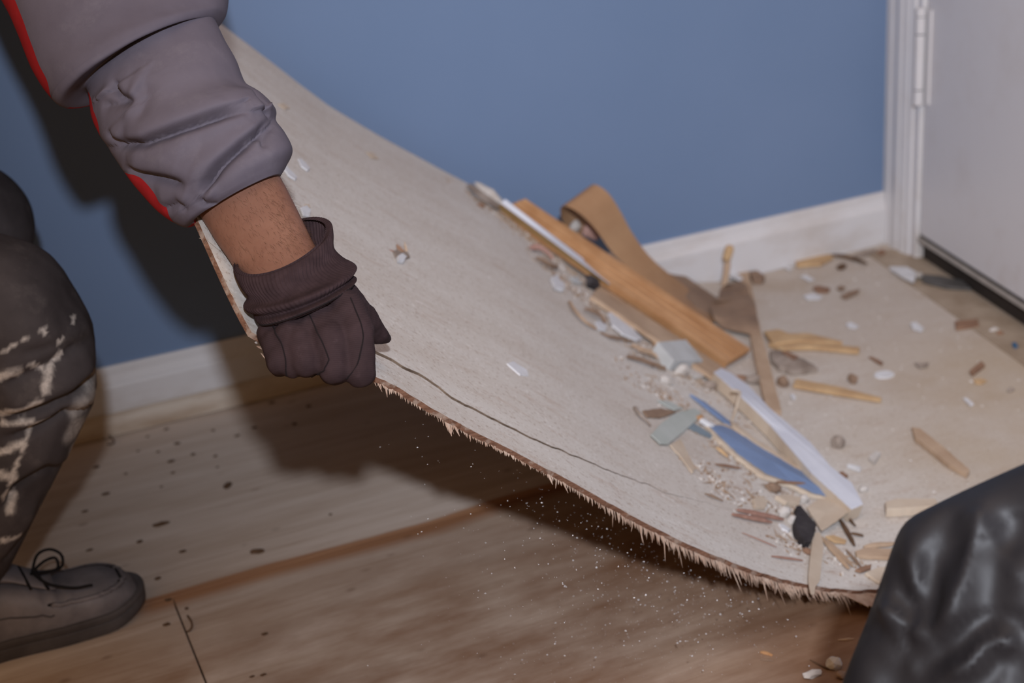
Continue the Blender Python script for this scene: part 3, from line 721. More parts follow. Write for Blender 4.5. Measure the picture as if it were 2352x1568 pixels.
# --- trousers: both legs and hips
caps = [((-0.42, 1.80, 0.62), 0.17, (-0.36, 1.80, 0.70), 0.16),
        ((-0.40, 1.72, 0.62), 0.12, (0.020, 1.66, 0.440), 0.090), ((0.020, 1.66, 0.440), 0.090, (0.035, 1.66, 0.400), 0.088), ((0.035, 1.66, 0.400), 0.088, (0.036, 1.66, 0.345), 0.080),
        ((0.036, 1.66, 0.345), 0.080, (-0.004, 1.665, 0.275), 0.070), ((-0.004, 1.665, 0.275), 0.070, (-0.056, 1.67, 0.19), 0.064), ((-0.056, 1.67, 0.19), 0.064, (-0.102, 1.672, 0.118), 0.058),
        ((-0.40, 1.90, 0.62), 0.12, (0.012, 1.95, 0.470), 0.086), ((0.012, 1.95, 0.470), 0.086, (-0.08, 1.96, 0.36), 0.075), ((-0.08, 1.96, 0.36), 0.075, (-0.345, 1.98, 0.12), 0.06)]
tm = grow('trousers', caps, 0.0045, 7)
KF = vecs([
 ([(0.1156, 1.6478, 0.3561), (0.0928, 1.6027, 0.3545), (0.0544, 1.5827, 0.3474), (0.0241, 1.5819, 0.3419), (-0.0047, 1.5918, 0.3372)], 0.010, 0.011, 0.018, 0.008),
 ([(0.1093, 1.6465, 0.3191), (0.0660, 1.5889, 0.3279), (0.0342, 1.5853, 0.3184), (-0.0097, 1.5936, 0.3128)], 0.008, 0.010, 0.014, 0.007),
 ([(0.1165, 1.6313, 0.4050), (0.0862, 1.5905, 0.4048), (0.0538, 1.5753, 0.3968), (0.0235, 1.5747, 0.3885), (0.0046, 1.5801, 0.3859)], 0.005, 0.006, 0.020, 0.009),
 ([(0.0836, 1.5901, 0.4164), (0.0580, 1.5772, 0.4165), (0.0298, 1.5722, 0.4199)], 0.003, 0.004, 0.014, 0.008),
 ([(0.0554, 1.6468, 0.2431), (0.0294, 1.6049, 0.2598), (-0.0038, 1.6002, 0.2455), (-0.0292, 1.6028, 0.2169)], 0.006, 0.007, 0.014, 0.007),
 ([(0.0225, 1.6290, 0.2124), (0.0012, 1.6321, 0.1812), (-0.0250, 1.6263, 0.1559), (-0.0439, 1.6226, 0.1395)], 0.005, 0.006, 0.014, 0.007),
])
dropn = Vector((0.05, -1, 0)).normalized(); upk = Vector((0.3, 0, 0.95)).normalized()
DUST = [[Vector(p) for p in q] for q in (
 [(0.0065, 1.5775, 0.3961), (0.0254, 1.5735, 0.3981)], [(0.0426, 1.5733, 0.4014), (0.0572, 1.5770, 0.3888), (0.0487, 1.5781, 0.3699)], [(0.0572, 1.5770, 0.3888), (0.0755, 1.5832, 0.4046)], [(0.0580, 1.5783, 0.4347), (0.0759, 1.5851, 0.4173)], [(0.0730, 1.5830, 0.4161), (0.0966, 1.6072, 0.4343)], [(0.0118, 1.5724, 0.4232), (0.0374, 1.5724, 0.4338), (0.0737, 1.5879, 0.4409)],
 [(-0.0031, 1.5903, 0.3457), (0.0389, 1.5793, 0.3567)], [(-0.0013, 1.5903, 0.3314), (0.0277, 1.5830, 0.3306)], [(0.0660, 1.5889, 0.3279), (0.0306, 1.5835, 0.3256), (0.0030, 1.5935, 0.2811), (-0.0211, 1.6007, 0.2330)], [(-0.0131, 1.5948, 0.2964), (0.0143, 1.5889, 0.3026)], [(-0.0188, 1.5976, 0.2684), (-0.0056, 1.5969, 0.2620)],
 [(-0.0089, 1.6026, 0.2314), (-0.0171, 1.6050, 0.2151)], [(-0.0364, 1.6101, 0.1800), (-0.0160, 1.6196, 0.1777)])]
DW = [0.006, 0.004, 0.003, 0.0012, 0.0012, 0.0012, 0.005, 0.004, 0.0025, 0.0045, 0.005, 0.005, 0.003]
PATCH = [(Vector(a), rr_) for a, rr_ in (((0.1124, 1.6388, 0.3458), 0.022), ((0.1022, 1.6184, 0.3347), 0.028), ((0.0871, 1.6032, 0.3249), 0.024), ((0.0767, 1.6140, 0.2947), 0.024), ((0.0668, 1.6316, 0.2665), 0.018), ((0.0932, 1.6379, 0.2952), 0.018))]
Pn, Nn = mesh_np(tm); dn = None
on = (Pn[:, 1] < 1.80) & (Pn[:, 0] > -0.35)
hh = fold_np(Pn, KF, dn, upk) * smn(0.25, -0.15, Nn[:, 1]) * on
dust = np.zeros(len(Pn)); n90, n50 = nz(Pn, 90), nz(Pn, 50)
for q, w_ in zip(DUST, DW): dust = np.maximum(dust, 1 - smn(w_ * 0.5, w_ * 1.3, poly_np(Pn, q, dn)[0] + 0.003 * n90))
for a, rr_ in PATCH: dust = np.maximum(dust, 0.6 * (1 - smn(rr_ * 0.35, rr_, poly_np(Pn, [a, a + Vector((0, 0, 0.001))], dn)[0] + 0.008 * n50)))
dust = dust * on * (Nn[:, 1] < 0.4)
Pn = Pn + Nn * (hh + 0.003 * nz(Pn, 18))[:, None]
tm.vertices.foreach_set('co', Pn.ravel()); tm.update()
at = tm.attributes.new('dust', 'FLOAT', 'POINT'); at.data.foreach_set('value', dust.astype(np.float32))
link_mesh('trousers', tm, MTROU, worker, smooth=True)

# --- work shoe on the near foot
MSHOE = simple('scuffed_black_leather', rgb(132, 128, 132), rgb(100, 97, 101), 16, rough=0.55, bump=0.3, bdist=0.0012, spec=0.35)
MSOLE = simple('black_rubber_sole', rgb(86, 82, 83), rgb(68, 64, 65), 20, rough=0.7, bump=0.2)
MLACE = simple('black_lace', rgb(22, 20, 22), rgb(30, 28, 30), 200, rough=0.9, bump=0.3)
HEEL = Vector((-0.175, 1.660, 0)); TOE = Vector((0.119, 1.684, 0)); SX = (TOE - HEEL).normalized(); SY = Vector((-SX.y, SX.x, 0)); SLN = (TOE - HEEL).length
def sole_hw(t):   # near and far half widths along the shoe
    q = math.sqrt(max(0.0, 1 - ((t - 0.78) / 0.22) ** 2)) if t > 0.78 else 1.0
    h = math.sqrt(max(0.0, 1 - ((0.12 - t) / 0.12) ** 2)) if t < 0.12 else 1.0
    base = interp([0, 0.12, 0.4, 0.62, 0.78, 1.0], [0.036, 0.036, 0.038, 0.050, 0.053, 0.053], t)
    return base * min(q, h)
ts = [0.0005, 0.004, 0.012, 0.03, 0.06, 0.1, 0.15, 0.22, 0.3, 0.38, 0.46, 0.54, 0.62, 0.7, 0.76, 0.8, 0.84, 0.88, 0.91, 0.94, 0.96, 0.975, 0.987, 0.995, 0.9995]
def outline(scale, shift=0.0): 
    near = [HEEL + SX * (SLN * (0.5 + (t - 0.5) * (1 + (scale - 1) * 0.36))) - SY * (sole_hw(t) * scale + shift) for t in ts]
    far = [HEEL + SX * (SLN * (0.5 + (t - 0.5) * (1 + (scale - 1) * 0.36))) + SY * (sole_hw(t) * scale * 0.96 + shift) for t in reversed(ts)]
    return near + far
shoe = None
rings = [[p + Vector((0, 0, z + 0.010 * sm(0.82, 1.0, ((p - HEEL).dot(SX)) / SLN) * (1 if z < 0.02 else 0.6))) for p in outline(s)] for s, z in ((0.93, 0.001), (0.985, 0.004), (1.0, 0.010), (0.99, 0.0165), (0.965, 0.018), (0.965, 0.0195), (1.0, 0.021), (1.01, 0.026), (0.99, 0.029), (0.9, 0.030))]
def up_h(t): return interp([0, 0.05, 0.25, 0.42, 0.52, 0.62, 0.74, 0.86, 0.94, 1.0], [0.085, 0.092, 0.096, 0.094, 0.083, 0.070, 0.063, 0.058, 0.050, 0.030], t)
ur = []
ut = [0.02 + 0.962 * i / 60 for i in range(61)]
for t in ut:
    c0 = HEEL + SX * (SLN * (0.5 + (t - 0.5) * 0.965)); w_ = sole_hw(min(0.998, max(0.002, t))) * 0.93; h = up_h(t)
    ring = []
    for k in range(29):
        a = math.pi * k / 28; ca, sa = math.cos(a), math.sin(a)
        y = -w_ * (abs(ca) ** 0.62) * (1 if ca > 0 else -1); z = 0.026 + (h - 0.026) * (sa ** 0.62)
        cr = 0.0018 * math.sin(t * 95) * sm(0.5, 0.56, t) * sm(0.72, 0.64, t)
        q = c0 + SY * y + Vector((0, 0, z)); q += Vector((0, 0, 1)) * (cr + 0.0015 * noise.noise(q * 30))
        ring.append(q)
    ur.append(ring)
fu = [(i * 29 + j, i * 29 + j + 1, (i + 1) * 29 + j + 1, (i + 1) * 29 + j) for i in range(60) for j in range(28)] + [tuple(range(29)), tuple(60 * 29 + i for i in range(28, -1, -1))]
shoe = add('shoe', [p for r_ in ur for p in r_], fu, MSHOE, worker, smooth=True)
add('sole', *loft(rings), MSOLE, shoe, smooth=False)
def shoe_surf(t, a, off=0.0):
    i = min(60, max(0, int((t - 0.02) / 0.962 * 60))); k = a / math.pi * 28; k0 = min(27, int(k)); u = k - k0
    p = ur[i][k0].lerp(ur[i][k0 + 1], u); c0 = HEEL + SX * (SLN * t) + Vector((0, 0, 0.03)); return p + (p - c0).normalized() * off
ap = [(0.60, 0.62), (0.68, 0.66), (0.76, 0.70), (0.83, 0.76), (0.885, 0.90), (0.925, 1.15), (0.94, 1.57), (0.925, 1.99), (0.885, 2.24), (0.83, 2.38), (0.76, 2.44), (0.68, 2.48), (0.60, 2.52)]
path = [shoe_surf(t, a, 0.0006) for t, a in spline(ap, 60)]
add('apron_seam', *tube(path, 0.0030, 8), MSHOE, shoe, smooth=True)
path = [shoe_surf(t, a, 0.0002) for t, a in spline([(t * 0.985 + 0.004, a + (0.05 if a < 1.5 else -0.05) * (abs(a - 1.57) > 0.1)) for t, a in ap], 60)]
add('apron_groove', *tube(path, 0.0016, 6), MLACE, shoe, smooth=True)
path = [shoe_surf(t, 0.34 + 0.05 * math.sin(t * 9), 0.0004) for t in [0.1 + 0.5 * i / 40 for i in range(41)]]
add('side_seam', *tube(path, 0.0011, 6), MSOLE, shoe, smooth=True)
tongue = [[HEEL + SX * (SLN * t) + SY * (0.026 * math.cos(a)) + Vector((0, 0, up_h(t) + 0.002 + 0.008 * math.sin(a) + 0.012 * sm(0.6, 0.42, t))) for a in [math.pi * k / 10 for k in range(11)]] + [HEEL + SX * (SLN * t) + Vector((0, 0, up_h(t) - 0.006))] for t in (0.40, 0.45, 0.5, 0.55, 0.6, 0.63)]
add('tongue', *loft(tongue), MSHOE, shoe, smooth=True)
for pts in ([(0.60, -0.03, 0.078), (0.585, -0.01, 0.083), (0.58, 0.012, 0.084), (0.575, 0.03, 0.078)], [(0.53, -0.034, 0.088), (0.52, -0.01, 0.097), (0.515, 0.012, 0.097), (0.51, 0.032, 0.088)],
            [(0.56, -0.004, 0.094), (0.60, 0.016, 0.104), (0.66, 0.028, 0.100), (0.70, 0.026, 0.088), (0.68, 0.010, 0.080), (0.60, -0.002, 0.088), (0.55, -0.006, 0.093)],
            [(0.56, -0.004, 0.094), (0.62, 0.006, 0.098), (0.67, 0.016, 0.092), (0.66, 0.004, 0.083), (0.57, -0.008, 0.091)],
            [(0.56, -0.006, 0.093), (0.60, -0.024, 0.083), (0.66, -0.030, 0.074), (0.71, -0.031, 0.068), (0.755, -0.030, 0.0655), (0.775, -0.029, 0.064)]):
    add('lace', *tube([HEEL + SX * (SLN * t) + SY * y + Vector((0, 0, z)) for t, y, z in spline(pts, 26)], 0.0019, 7), MLACE, shoe, smooth=True)

# the other shoe, out of frame beside the wall
def copy_part(o, parent, delta):
    c_ = o.copy(); COL.objects.link(c_); c_.parent = parent
    if delta is not None: c_.location = o.location + delta
    for ch in list(o.children): copy_part(ch, c_, None)
    return c_
copy_part(shoe, worker, Vector((-0.245, 0.31, 0.0)))

# --- head, above the frame
hm = grow('head', [((0.08, 1.88, 1.10), 0.062, (0.15, 1.88, 1.22), 0.060), ((0.19, 1.88, 1.30), 0.088, (0.22, 1.88, 1.25), 0.078), ((0.25, 1.88, 1.20), 0.050, (0.24, 1.88, 1.20), 0.050),
                   ((0.295, 1.88, 1.255), 0.014, (0.305, 1.88, 1.235), 0.016), ((0.19, 1.79, 1.26), 0.022, (0.185, 1.79, 1.24), 0.018), ((0.19, 1.97, 1.26), 0.022, (0.185, 1.97, 1.24), 0.018),
                   ((0.285, 1.86, 1.195), 0.012, (0.285, 1.90, 1.195), 0.012), ((0.288, 1.85, 1.275), 0.016, (0.288, 1.91, 1.275), 0.016)], 0.005, 6)
head = link_mesh('head', hm, MSKIN, worker, smooth=True)
hm = grow('hair', [((0.165, 1.88, 1.325), 0.088, (0.19, 1.88, 1.322), 0.086), ((0.12, 1.88, 1.28), 0.070, (0.12, 1.88, 1.27), 0.068)], 0.007, 4)
for v in hm.vertices: v.co += v.normal * 0.006 * noise.noise(v.co * 60)
link_mesh('hair', hm, MHAIR, head, smooth=True)
for s_ in (-1, 1): add('eye', *capsule((0.288, 1.88 + s_ * 0.032, 1.255), 0.010, (0.289, 1.88 + s_ * 0.032, 1.255), 0.010), simple('eye_white_' + str(s_), rgb(220, 214, 208), rgb(80, 60, 50), 8, rough=0.2, bump=0), head, smooth=True)

# ------------------------------------------------------------------ the second person's knee
MNYL = simple('glossy_black_nylon', rgb(38, 37, 40), rgb(30, 29, 32), 14, rough=0.52, bump=0.15, bdist=0.001, spec=0.32)
caps = [((0.6220, 0.7434, 0.4139), 0.030, (0.7584, 0.6538, 0.4766), 0.055), ((0.6220, 0.7434, 0.4139), 0.030, (0.5475, 0.7097, 0.3128), 0.030), ((0.6586, 0.7101, 0.3593), 0.085, (0.7807, 0.6270, 0.4111), 0.10),
        ((0.6586, 0.7101, 0.3593), 0.085, (0.5767, 0.6528, 0.2379), 0.075), ((0.6422, 0.7266, 0.3865), 0.055, (0.6035, 0.6999, 0.3142), 0.055), ((0.6436, 0.7288, 0.3926), 0.05, (0.7357, 0.6667, 0.4338), 0.07)]
k0, k1, k2 = Vector((0.7807, 0.6270, 0.4111)), Vector((0.5767, 0.6528, 0.2379)), Vector((0, 0, 0))
hip = Vector((k0.x + 0.26, k0.y - 0.12, 0.30)); ank = Vector((k1.x - 0.01, k1.y - 0.03, 0.11))
caps += [(k0, 0.10, hip, 0.13), (k1, 0.075, ank, 0.05), (hip, 0.13, hip + Vector((0.02, -0.2, 0.02)), 0.13), (hip + Vector((0.02, -0.2, 0.02)), 0.12, (0.74, 0.36, 0.085), 0.075), ((0.74, 0.36, 0.085), 0.07, (1.0, 0.20, 0.07), 0.05)]
nm = grow('trousers', caps, 0.005, 9)
RIDGE = [([Vector(p) for p in q], h, w_) for q, h, w_ in (
 ([(0.6393, 0.7159, 0.4606), (0.6316, 0.7089, 0.4518), (0.6221, 0.7022, 0.4362), (0.6063, 0.6908, 0.4218), (0.5912, 0.6844, 0.4029), (0.5745, 0.6901, 0.3804)], 0.010, 0.010), ([(0.5668, 0.7317, 0.3880), (0.5687, 0.7146, 0.3855), (0.5742, 0.6907, 0.3801)], 0.008, 0.007),
 ([(0.5968, 0.7426, 0.4287), (0.5868, 0.7229, 0.4105), (0.5798, 0.7052, 0.3928), (0.5742, 0.6907, 0.3801)], 0.005, 0.006), ([(0.5670, 0.7309, 0.3884), (0.5624, 0.7058, 0.3721), (0.5599, 0.6811, 0.3558)], 0.005, 0.009),
 ([(0.5679, 0.6661, 0.3625), (0.5849, 0.6575, 0.3771), (0.5970, 0.6570, 0.3903), (0.6056, 0.6516, 0.3935), (0.6152, 0.6404, 0.3889)], 0.008, 0.007), ([(0.6343, 0.7053, 0.4528), (0.6314, 0.6894, 0.4400), (0.6283, 0.6583, 0.4272)], 0.005, 0.012))]
Pn, Nn = mesh_np(nm); cf = None
fc = Nn @ np.array(CAMF) < 0.1; hh = 0.004 * nz(Pn, 13)
for q, h_, w_ in RIDGE:
    L, t_, _ = poly_np(Pn, q, cf)
    hh += fc * smn(5, 3, L / w_) * h_ * (np.exp(-L / w_) - 0.5 * np.exp(-((L - 2.2 * w_) / (1.2 * w_)) ** 2)) * np.minimum(1, 0.05 + 2.2 * np.sin(math.pi * np.clip(t_, 0.03, 0.97)))
nm.vertices.foreach_set('co', (Pn + Nn * hh[:, None]).ravel()); nm.update()
helper = empty('person', (0.62, 0.72, 0.0), 'person in glossy black trousers, only the bent knee showing at lower right', 'person')
link_mesh('trousers', nm, MNYL, helper, smooth=True)
bm_ = grow('boot', [((ank.x - 0.01, ank.y, 0.09), 0.048, (ank.x, ank.y, 0.05), 0.046), ((ank.x - 0.02, ank.y - 0.02, 0.046), 0.045, (ank.x + 0.0, ank.y + 0.13, 0.040), 0.039), ((ank.x, ank.y + 0.10, 0.038), 0.037, (ank.x + 0.005, ank.y + 0.16, 0.034), 0.033)], 0.006, 5)
link_mesh('boot', bm_, MSHOE, helper, smooth=True)


# ------------------------------------------------------------------ rubble
R5 = random.Random(21)
MPINE = simple('orange_pine', rgb(198, 154, 112), rgb(178, 132, 90), 18, (1, 1, 1), 0.6, 0.2)
MPINE2 = simple('cream_pine', rgb(202, 172, 122), rgb(186, 152, 100), 14, rough=0.65, bump=0.15)
MWHT = simple('white_painted', rgb(216, 220, 230), rgb(202, 206, 218), 10, rough=0.45, bump=0.1)
MPLAS = simple('plaster', rgb(206, 202, 198), rgb(186, 178, 170), 40, rough=0.9, bump=0.5, bdist=0.001)
MGREYB = simple('pale_grey_plaster', rgb(196, 200, 202), rgb(180, 182, 182), 20, rough=0.8, bump=0.2)
MKRAFT = simple('tan_veneer', rgb(178, 142, 108), rgb(160, 124, 92), 9, rough=0.6, bump=0.1)
MBRN = simple('dusty_brown_board', rgb(150, 126, 106), rgb(128, 106, 90), 14, rough=0.85, bump=0.3)
MBEIGE = simple('beige_plank', rgb(190, 166, 142), rgb(168, 142, 118), 16, rough=0.8, bump=0.3)
MPAPER = simple('beige_paper', rgb(204, 190, 172), rgb(190, 172, 152), 14, rough=0.85, bump=0.3)
MBLUEP = simple('blue_painted_face', rgb(124, 145, 182), rgb(112, 133, 168), 12, rough=0.5, bump=0.1)
MGREEN = simple('pale_green_tape', rgb(188, 194, 190), rgb(174, 182, 176), 12, rough=0.6, bump=0.15)
MTEAL = simple('grey_blue_tape', rgb(134, 150, 160), rgb(116, 134, 148), 12, rough=0.6, bump=0.1)
MYEL = simple('yellow_splintered_pine', rgb(202, 172, 132), rgb(180, 148, 112), 24, rough=0.75, bump=0.3)
MRUST = simple('rusty_brown_chip', rgb(150, 118, 96), rgb(128, 98, 80), 30, rough=0.85, bump=0.3)
MBARK = simple('grey_bark', rgb(168, 156, 146), rgb(130, 116, 105), 20, rough=0.9, bump=0.6, bdist=0.002)
MCHAR = simple('charcoal_lump', rgb(66, 62, 64), rgb(46, 42, 44), 40, rough=0.75, bump=0.6, bdist=0.002)
MDARKB = simple('dark_brown_twig', rgb(108, 84, 64), rgb(84, 64, 48), 30, rough=0.9, bump=0.3)
MPINK = simple('pink_plaster', rgb(196, 158, 146), rgb(178, 138, 126), 20, rough=0.9, bump=0.4)
MGREYS = simple('dark_grey_strip', rgb(100, 98, 96), rgb(84, 82, 80), 18, rough=0.5, bump=0.1)
MBLUE = simple('bright_blue_scrap', rgb(62, 104, 140), rgb(52, 92, 128), 30, rough=0.5, bump=0)
MWCOLD = simple('white_flake_paint', rgb(222, 224, 228), rgb(206, 206, 208), 30, rough=0.6, bump=0.2)
MKNOT = simple('dark_dirt', rgb(104, 80, 60), rgb(84, 64, 48), 60, rough=0.95, bump=0.4)
MREDS = simple('red_brown_wood', rgb(176, 138, 122), rgb(146, 110, 96), 40, rough=0.85, bump=0.3)

def surf_n(p):
    return board_n(p[0], p[1]) if p[0] > 0.2 and abs(p[2] - board_z(p[0], p[1])) < 0.06 else Vector((0, 0, 1))

def densify(pts, step=0.006, rough=0.0):
    out = []
    for a, b in zip(pts, pts[1:] + pts[:1]):
        n = max(1, int((b - a).length / step)) if rough else 1
        for i in range(n):
            q = a.lerp(b, i / n)
            if rough and i: q += Vector((R5.uniform(-1, 1), R5.uniform(-1, 1), 0)) * rough
            out.append(q)
    return out

def chip_mesh(pts, th, rough=0.0, up=None, bulge=0.0):
    """flat piece with an irregular outline: bevelled top edge, real thickness"""
    pts = densify([Vector(p) for p in pts], rough=rough)
    c = sum(pts, Vector()) / len(pts); n = Vector(up).normalized() if up else surf_n(c)
    k = len(pts); v = []
    ins = min(0.12, 0.0012 / max(0.002, max((p - c).length for p in pts)))
    for s_, d in ((1 - ins, 0.0), (1.0, -min(0.0009, th * 0.3)), (1.0, -th)):
        v += [c + (p - c) * s_ + n * d for p in pts]
    ct = len(v); v.append(c + n * bulge)
    f = [(i, (i + 1) % k, ct) for i in range(k)]
    for r_ in range(2): f += [(r_ * k + i, (r_ + 1) * k + i, (r_ + 1) * k + (i + 1) % k, r_ * k + (i + 1) % k) for i in range(k)]
    f.append(tuple(range(2 * k, 3 * k)))
    return v, f

def base_of(v):
    n = len(v); return (sum(p[0] for p in v) / n, sum(p[1] for p in v) / n, min(p[2] for p in v))

def chip(name, label, cat, pts, th, mat, rough=0.0, group=None, up=None, bulge=0.0):
    v, f = chip_mesh(pts, th, rough, up, bulge)
    return tag(add(name, v, f, mat, origin=base_of(v)), label, cat, group)

def lump(name, label, cat, p, size, mat, seed, group=None, rz=0.0, angular=0.35, sub=2):
    """broken crumb: a faceted, flattened ball resting on p"""
    bm = bmesh.new(); bmesh.ops.create_icosphere(bm, subdivisions=sub, radius=1.0)
    rr = random.Random(seed); off = Vector((rr.uniform(-9, 9), rr.uniform(-9, 9), rr.uniform(-9, 9)))
    for v in bm.verts: v.co *= 1 + angular * noise.noise(v.co * 1.4 + off) + angular * 0.4 * noise.noise(v.co * 3 + off)
    n = surf_n(p); e1 = (Vector((1, 0, 0)) - n * n.x).normalized(); q = Matrix((e1, n.cross(e1), n)).transposed()
    cz, sz = math.cos(rz), math.sin(rz)
    for v in bm.verts:
        x, y, z = v.co.x * size[0], v.co.y * size[1], max(-0.55, v.co.z) * size[2]
        v.co = Vector(p) + q @ Vector((x * cz - y * sz, x * sz + y * cz, z + size[2] * 0.55))
    me = bpy.data.meshes.new(name); bm.to_mesh(me); bm.free()
    return tag(link_mesh(name, me, mat, origin=p), label, cat, group)

def stick(name, label, cat, a, b, w, th, mat, group=None, taper=0.5, bend=0.0):
    a, b = Vector(a), Vector(b); n = surf_n((a + b) / 2); d = (b - a).normalized(); sd = d.cross(n).normalized(); rings = []
    m = 7
    for i in range(m):
        t = i / (m - 1); p = a.lerp(b, t) + sd * bend * math.sin(math.pi * t) + sd * R5.uniform(-0.06, 0.06) * w
        k = (1 - (1 - taper) * abs(2 * t - 1) ** 2.5) * R5.uniform(0.88, 1.08)
        rings.append([p + sd * w * k / 2 + n * th * 0.15, p + sd * w * k * 0.3 + n * th * k, p - sd * w * k * 0.3 + n * th * k, p - sd * w * k / 2 + n * th * 0.15, p - sd * w * k / 2 - n * th * 0.1, p + sd * w * k / 2 - n * th * 0.1])
    v, f = loft(rings); return tag(add(name, v, f, mat, origin=base_of(v)), label, cat, group)

def ribbon(name, label, cat, left, right, th, mat, n=60, smooth=True):
    L = [Vector(p) for p in spline([tuple(p) for p in left], n)]; Rr = [Vector(p) for p in spline([tuple(p) for p in right], n)]
    rings = []
    for i in range(n):
        d = (L[min(i + 1, n - 1)] + Rr[min(i + 1, n - 1)] - L[max(i - 1, 0)] - Rr[max(i - 1, 0)]); nn = d.cross(Rr[i] - L[i]).normalized() * th / 2
        m = (L[i] + Rr[i]) / 2
        rings.append([L[i] + nn, m + nn, Rr[i] + nn, Rr[i] - nn, m - nn, L[i] - nn])
    v, f = loft(rings); return tag(add(name, v, f, mat, origin=base_of(v), smooth=False), label, cat)

# --- the long pieces lying down the middle of the sheet
A = [(0.8425, 2.1300, 0.2800), (0.8958, 2.1500, 0.2828), (1.1726, 1.8836, 0.0313), (1.0923, 1.8236, 0.0488)]
v, f = chip_mesh(A, 0.016, up=(Vector(A[1]) - Vector(A[0])).cross(Vector(A[2]) - Vector(A[1])) * -1)
batten = empty('wooden_batten', base_of(v), 'long orange-brown pine batten lying down the sheet from its far edge', 'batten')
add('strip', v, f, MPINE, batten)
a0, a1, b0, b1 = (Vector(p) for p in A); gv = []
for t in (0.30, 0.52, 0.74):
    p, q = a0.lerp(a1, t), b1.lerp(b0, t); gv.append(tube([p + Vector((0, 0, 0.0006)), p.lerp(q, 0.5) + Vector((0, 0, 0.0006)), q + Vector((0, 0, 0.0006))], 0.0016, 6))
add('moulded_ridge', *merge(*gv), MPINE, batten, smooth=True)
B1 = [(0.8347, 2.1100, 0.2959), (0.8439, 2.1120, 0.3011), (0.9811, 2.0011, 0.1578), (0.9612, 1.9757, 0.1655)]
v, f = chip_mesh(B1, 0.028, up=(Vector(B1[1]) - Vector(B1[0])).cross(Vector(B1[2]) - Vector(B1[1])) * -1)
bat2 = empty('wooden_batten', base_of(v), 'narrow cream batten with a white painted edge, against the orange batten', 'batten')
add('strip', v, f, MPINE2, bat2)
nn_ = (Vector(B1[1]) - Vector(B1[0])).cross(Vector(B1[2]) - Vector(B1[1])).normalized() * -1
if nn_.z < 0: nn_ = -nn_
v, f = chip_mesh([Vector(p) + nn_ * 0.0008 for p in B1], 0.0007, up=nn_); add('painted_edge', v, f, MWHT, bat2)['label'] = 'white painted edge'
chip('wooden_plank', 'flat beige plank tucked under the orange batten, rubble along its side', 'plank', [(0.8993, 1.9171, 0.1784), (0.9551, 2.0010, 0.1590), (1.0912, 1.7673, 0.0352), (1.0466, 1.7285, 0.0468)], 0.007, MBEIGE, 0.0006)
stick('wood_sliver', 'straight orange sliver beside the flat beige plank, above the grey block', 'sliver', (0.9727, 1.9177, 0.1220), (0.9638, 1.8240, 0.1062), 0.006, 0.004, MPINE)

ribbon('veneer_strip', 'wide tan veneer strip curling up in a loop by the blue wall', 'strip',
       [(1.1452, 2.0081, 0.0435), (1.1258, 2.0817, 0.0648)] + [(1.0746, 2.1000, 0.1201), (1.0310, 2.1000, 0.1700), (0.9980, 2.0950, 0.2213), (0.9727, 2.0950, 0.2530), (0.9532, 2.1050, 0.2682), (0.9507, 2.1250, 0.2620), (0.9585, 2.1450, 0.2395), (0.9737, 2.1600, 0.2109), (0.9969, 2.1720, 0.1810)],
       [(1.2068, 2.0293, 0.0251), (1.2190, 2.1598, 0.0354)] + [(1.1288, 2.1350, 0.1241), (1.0878, 2.1300, 0.1835), (1.0629, 2.1250, 0.2317), (1.0429, 2.1250, 0.2673), (1.0270, 2.1350, 0.2836), (1.0218, 2.1520, 0.2804), (1.0210, 2.1700, 0.2619), (1.0266, 2.1820, 0.2306), (1.0422, 2.1900, 0.1968)], 0.0012, MKRAFT)
chip('fibre_strip', 'flat dull brown strip lying behind the curled veneer strip', 'strip', [(1.1982, 2.3082, 0.0685), (1.2370, 2.3419, 0.0549), (1.2597, 2.1274, 0.0210), (1.1979, 2.0471, 0.0295), (1.1820, 2.0805, 0.0389)], 0.005, MBRN, 0.0004)
lump('plaster_chunk', 'pinkish plaster chunk under the loop of curled veneer', 'chunk', (1.0168, 2.1650, 0.1836), (0.022, 0.008, 0.022), MPINK, 3)
lump('plaster_chunk', 'small white chunk just left of the pinkish plaster chunk', 'chunk', (0.9759, 2.1400, 0.2119), (0.010, 0.008, 0.012), MPLAS, 4)

chip('wooden_plank', 'long beige plank running from the baseboard toward the white bar', 'plank', [(1.3960, 2.2919, 0.0172), (1.4073, 2.2700, 0.0167), (1.2592, 1.9940, 0.0189), (1.0902, 1.6671, 0.0267), (1.0636, 1.6669, 0.0338), (1.1964, 1.9188, 0.0233)], 0.009, MBEIGE, 0.0008)
ribbon('kraft_paper', 'crumpled sheet of brown paper draped over the long beige plank', 'paper',
       [(1.2805, 2.1407, 0.0424), (1.2732, 2.1494, 0.0300), (1.2293, 2.0837, 0.0422), (1.2191, 2.0916, 0.0317), (1.1854, 2.0301, 0.0415), (1.1856, 2.0146, 0.0317), (1.1848, 1.9931, 0.0277)], [(1.3345, 2.1737, 0.0261), (1.3127, 2.1172, 0.0383), (1.3128, 2.1117, 0.0262), (1.2828, 2.0436, 0.0345), (1.2645, 2.0094, 0.0250), (1.2377, 1.9601, 0.0299), (1.2249, 1.9459, 0.0206)], 0.001, MBRN, 22)
st_ = stick('round_stick', 'thin stick with a rounded orange end propped against the baseboard', 'stick', (1.2980, 2.1768, 0.0157), (1.3202, 2.1950, 0.0781), 0.012, 0.010, MBEIGE, taper=0.9)
kn = capsule((1.3142, 2.1900, 0.0748), 0.0085, (1.3193, 2.1900, 0.0893), 0.0088); o_ = add('stick_end', *kn, MYEL, st_, smooth=True); o_['label'] = 'orange rounded end'
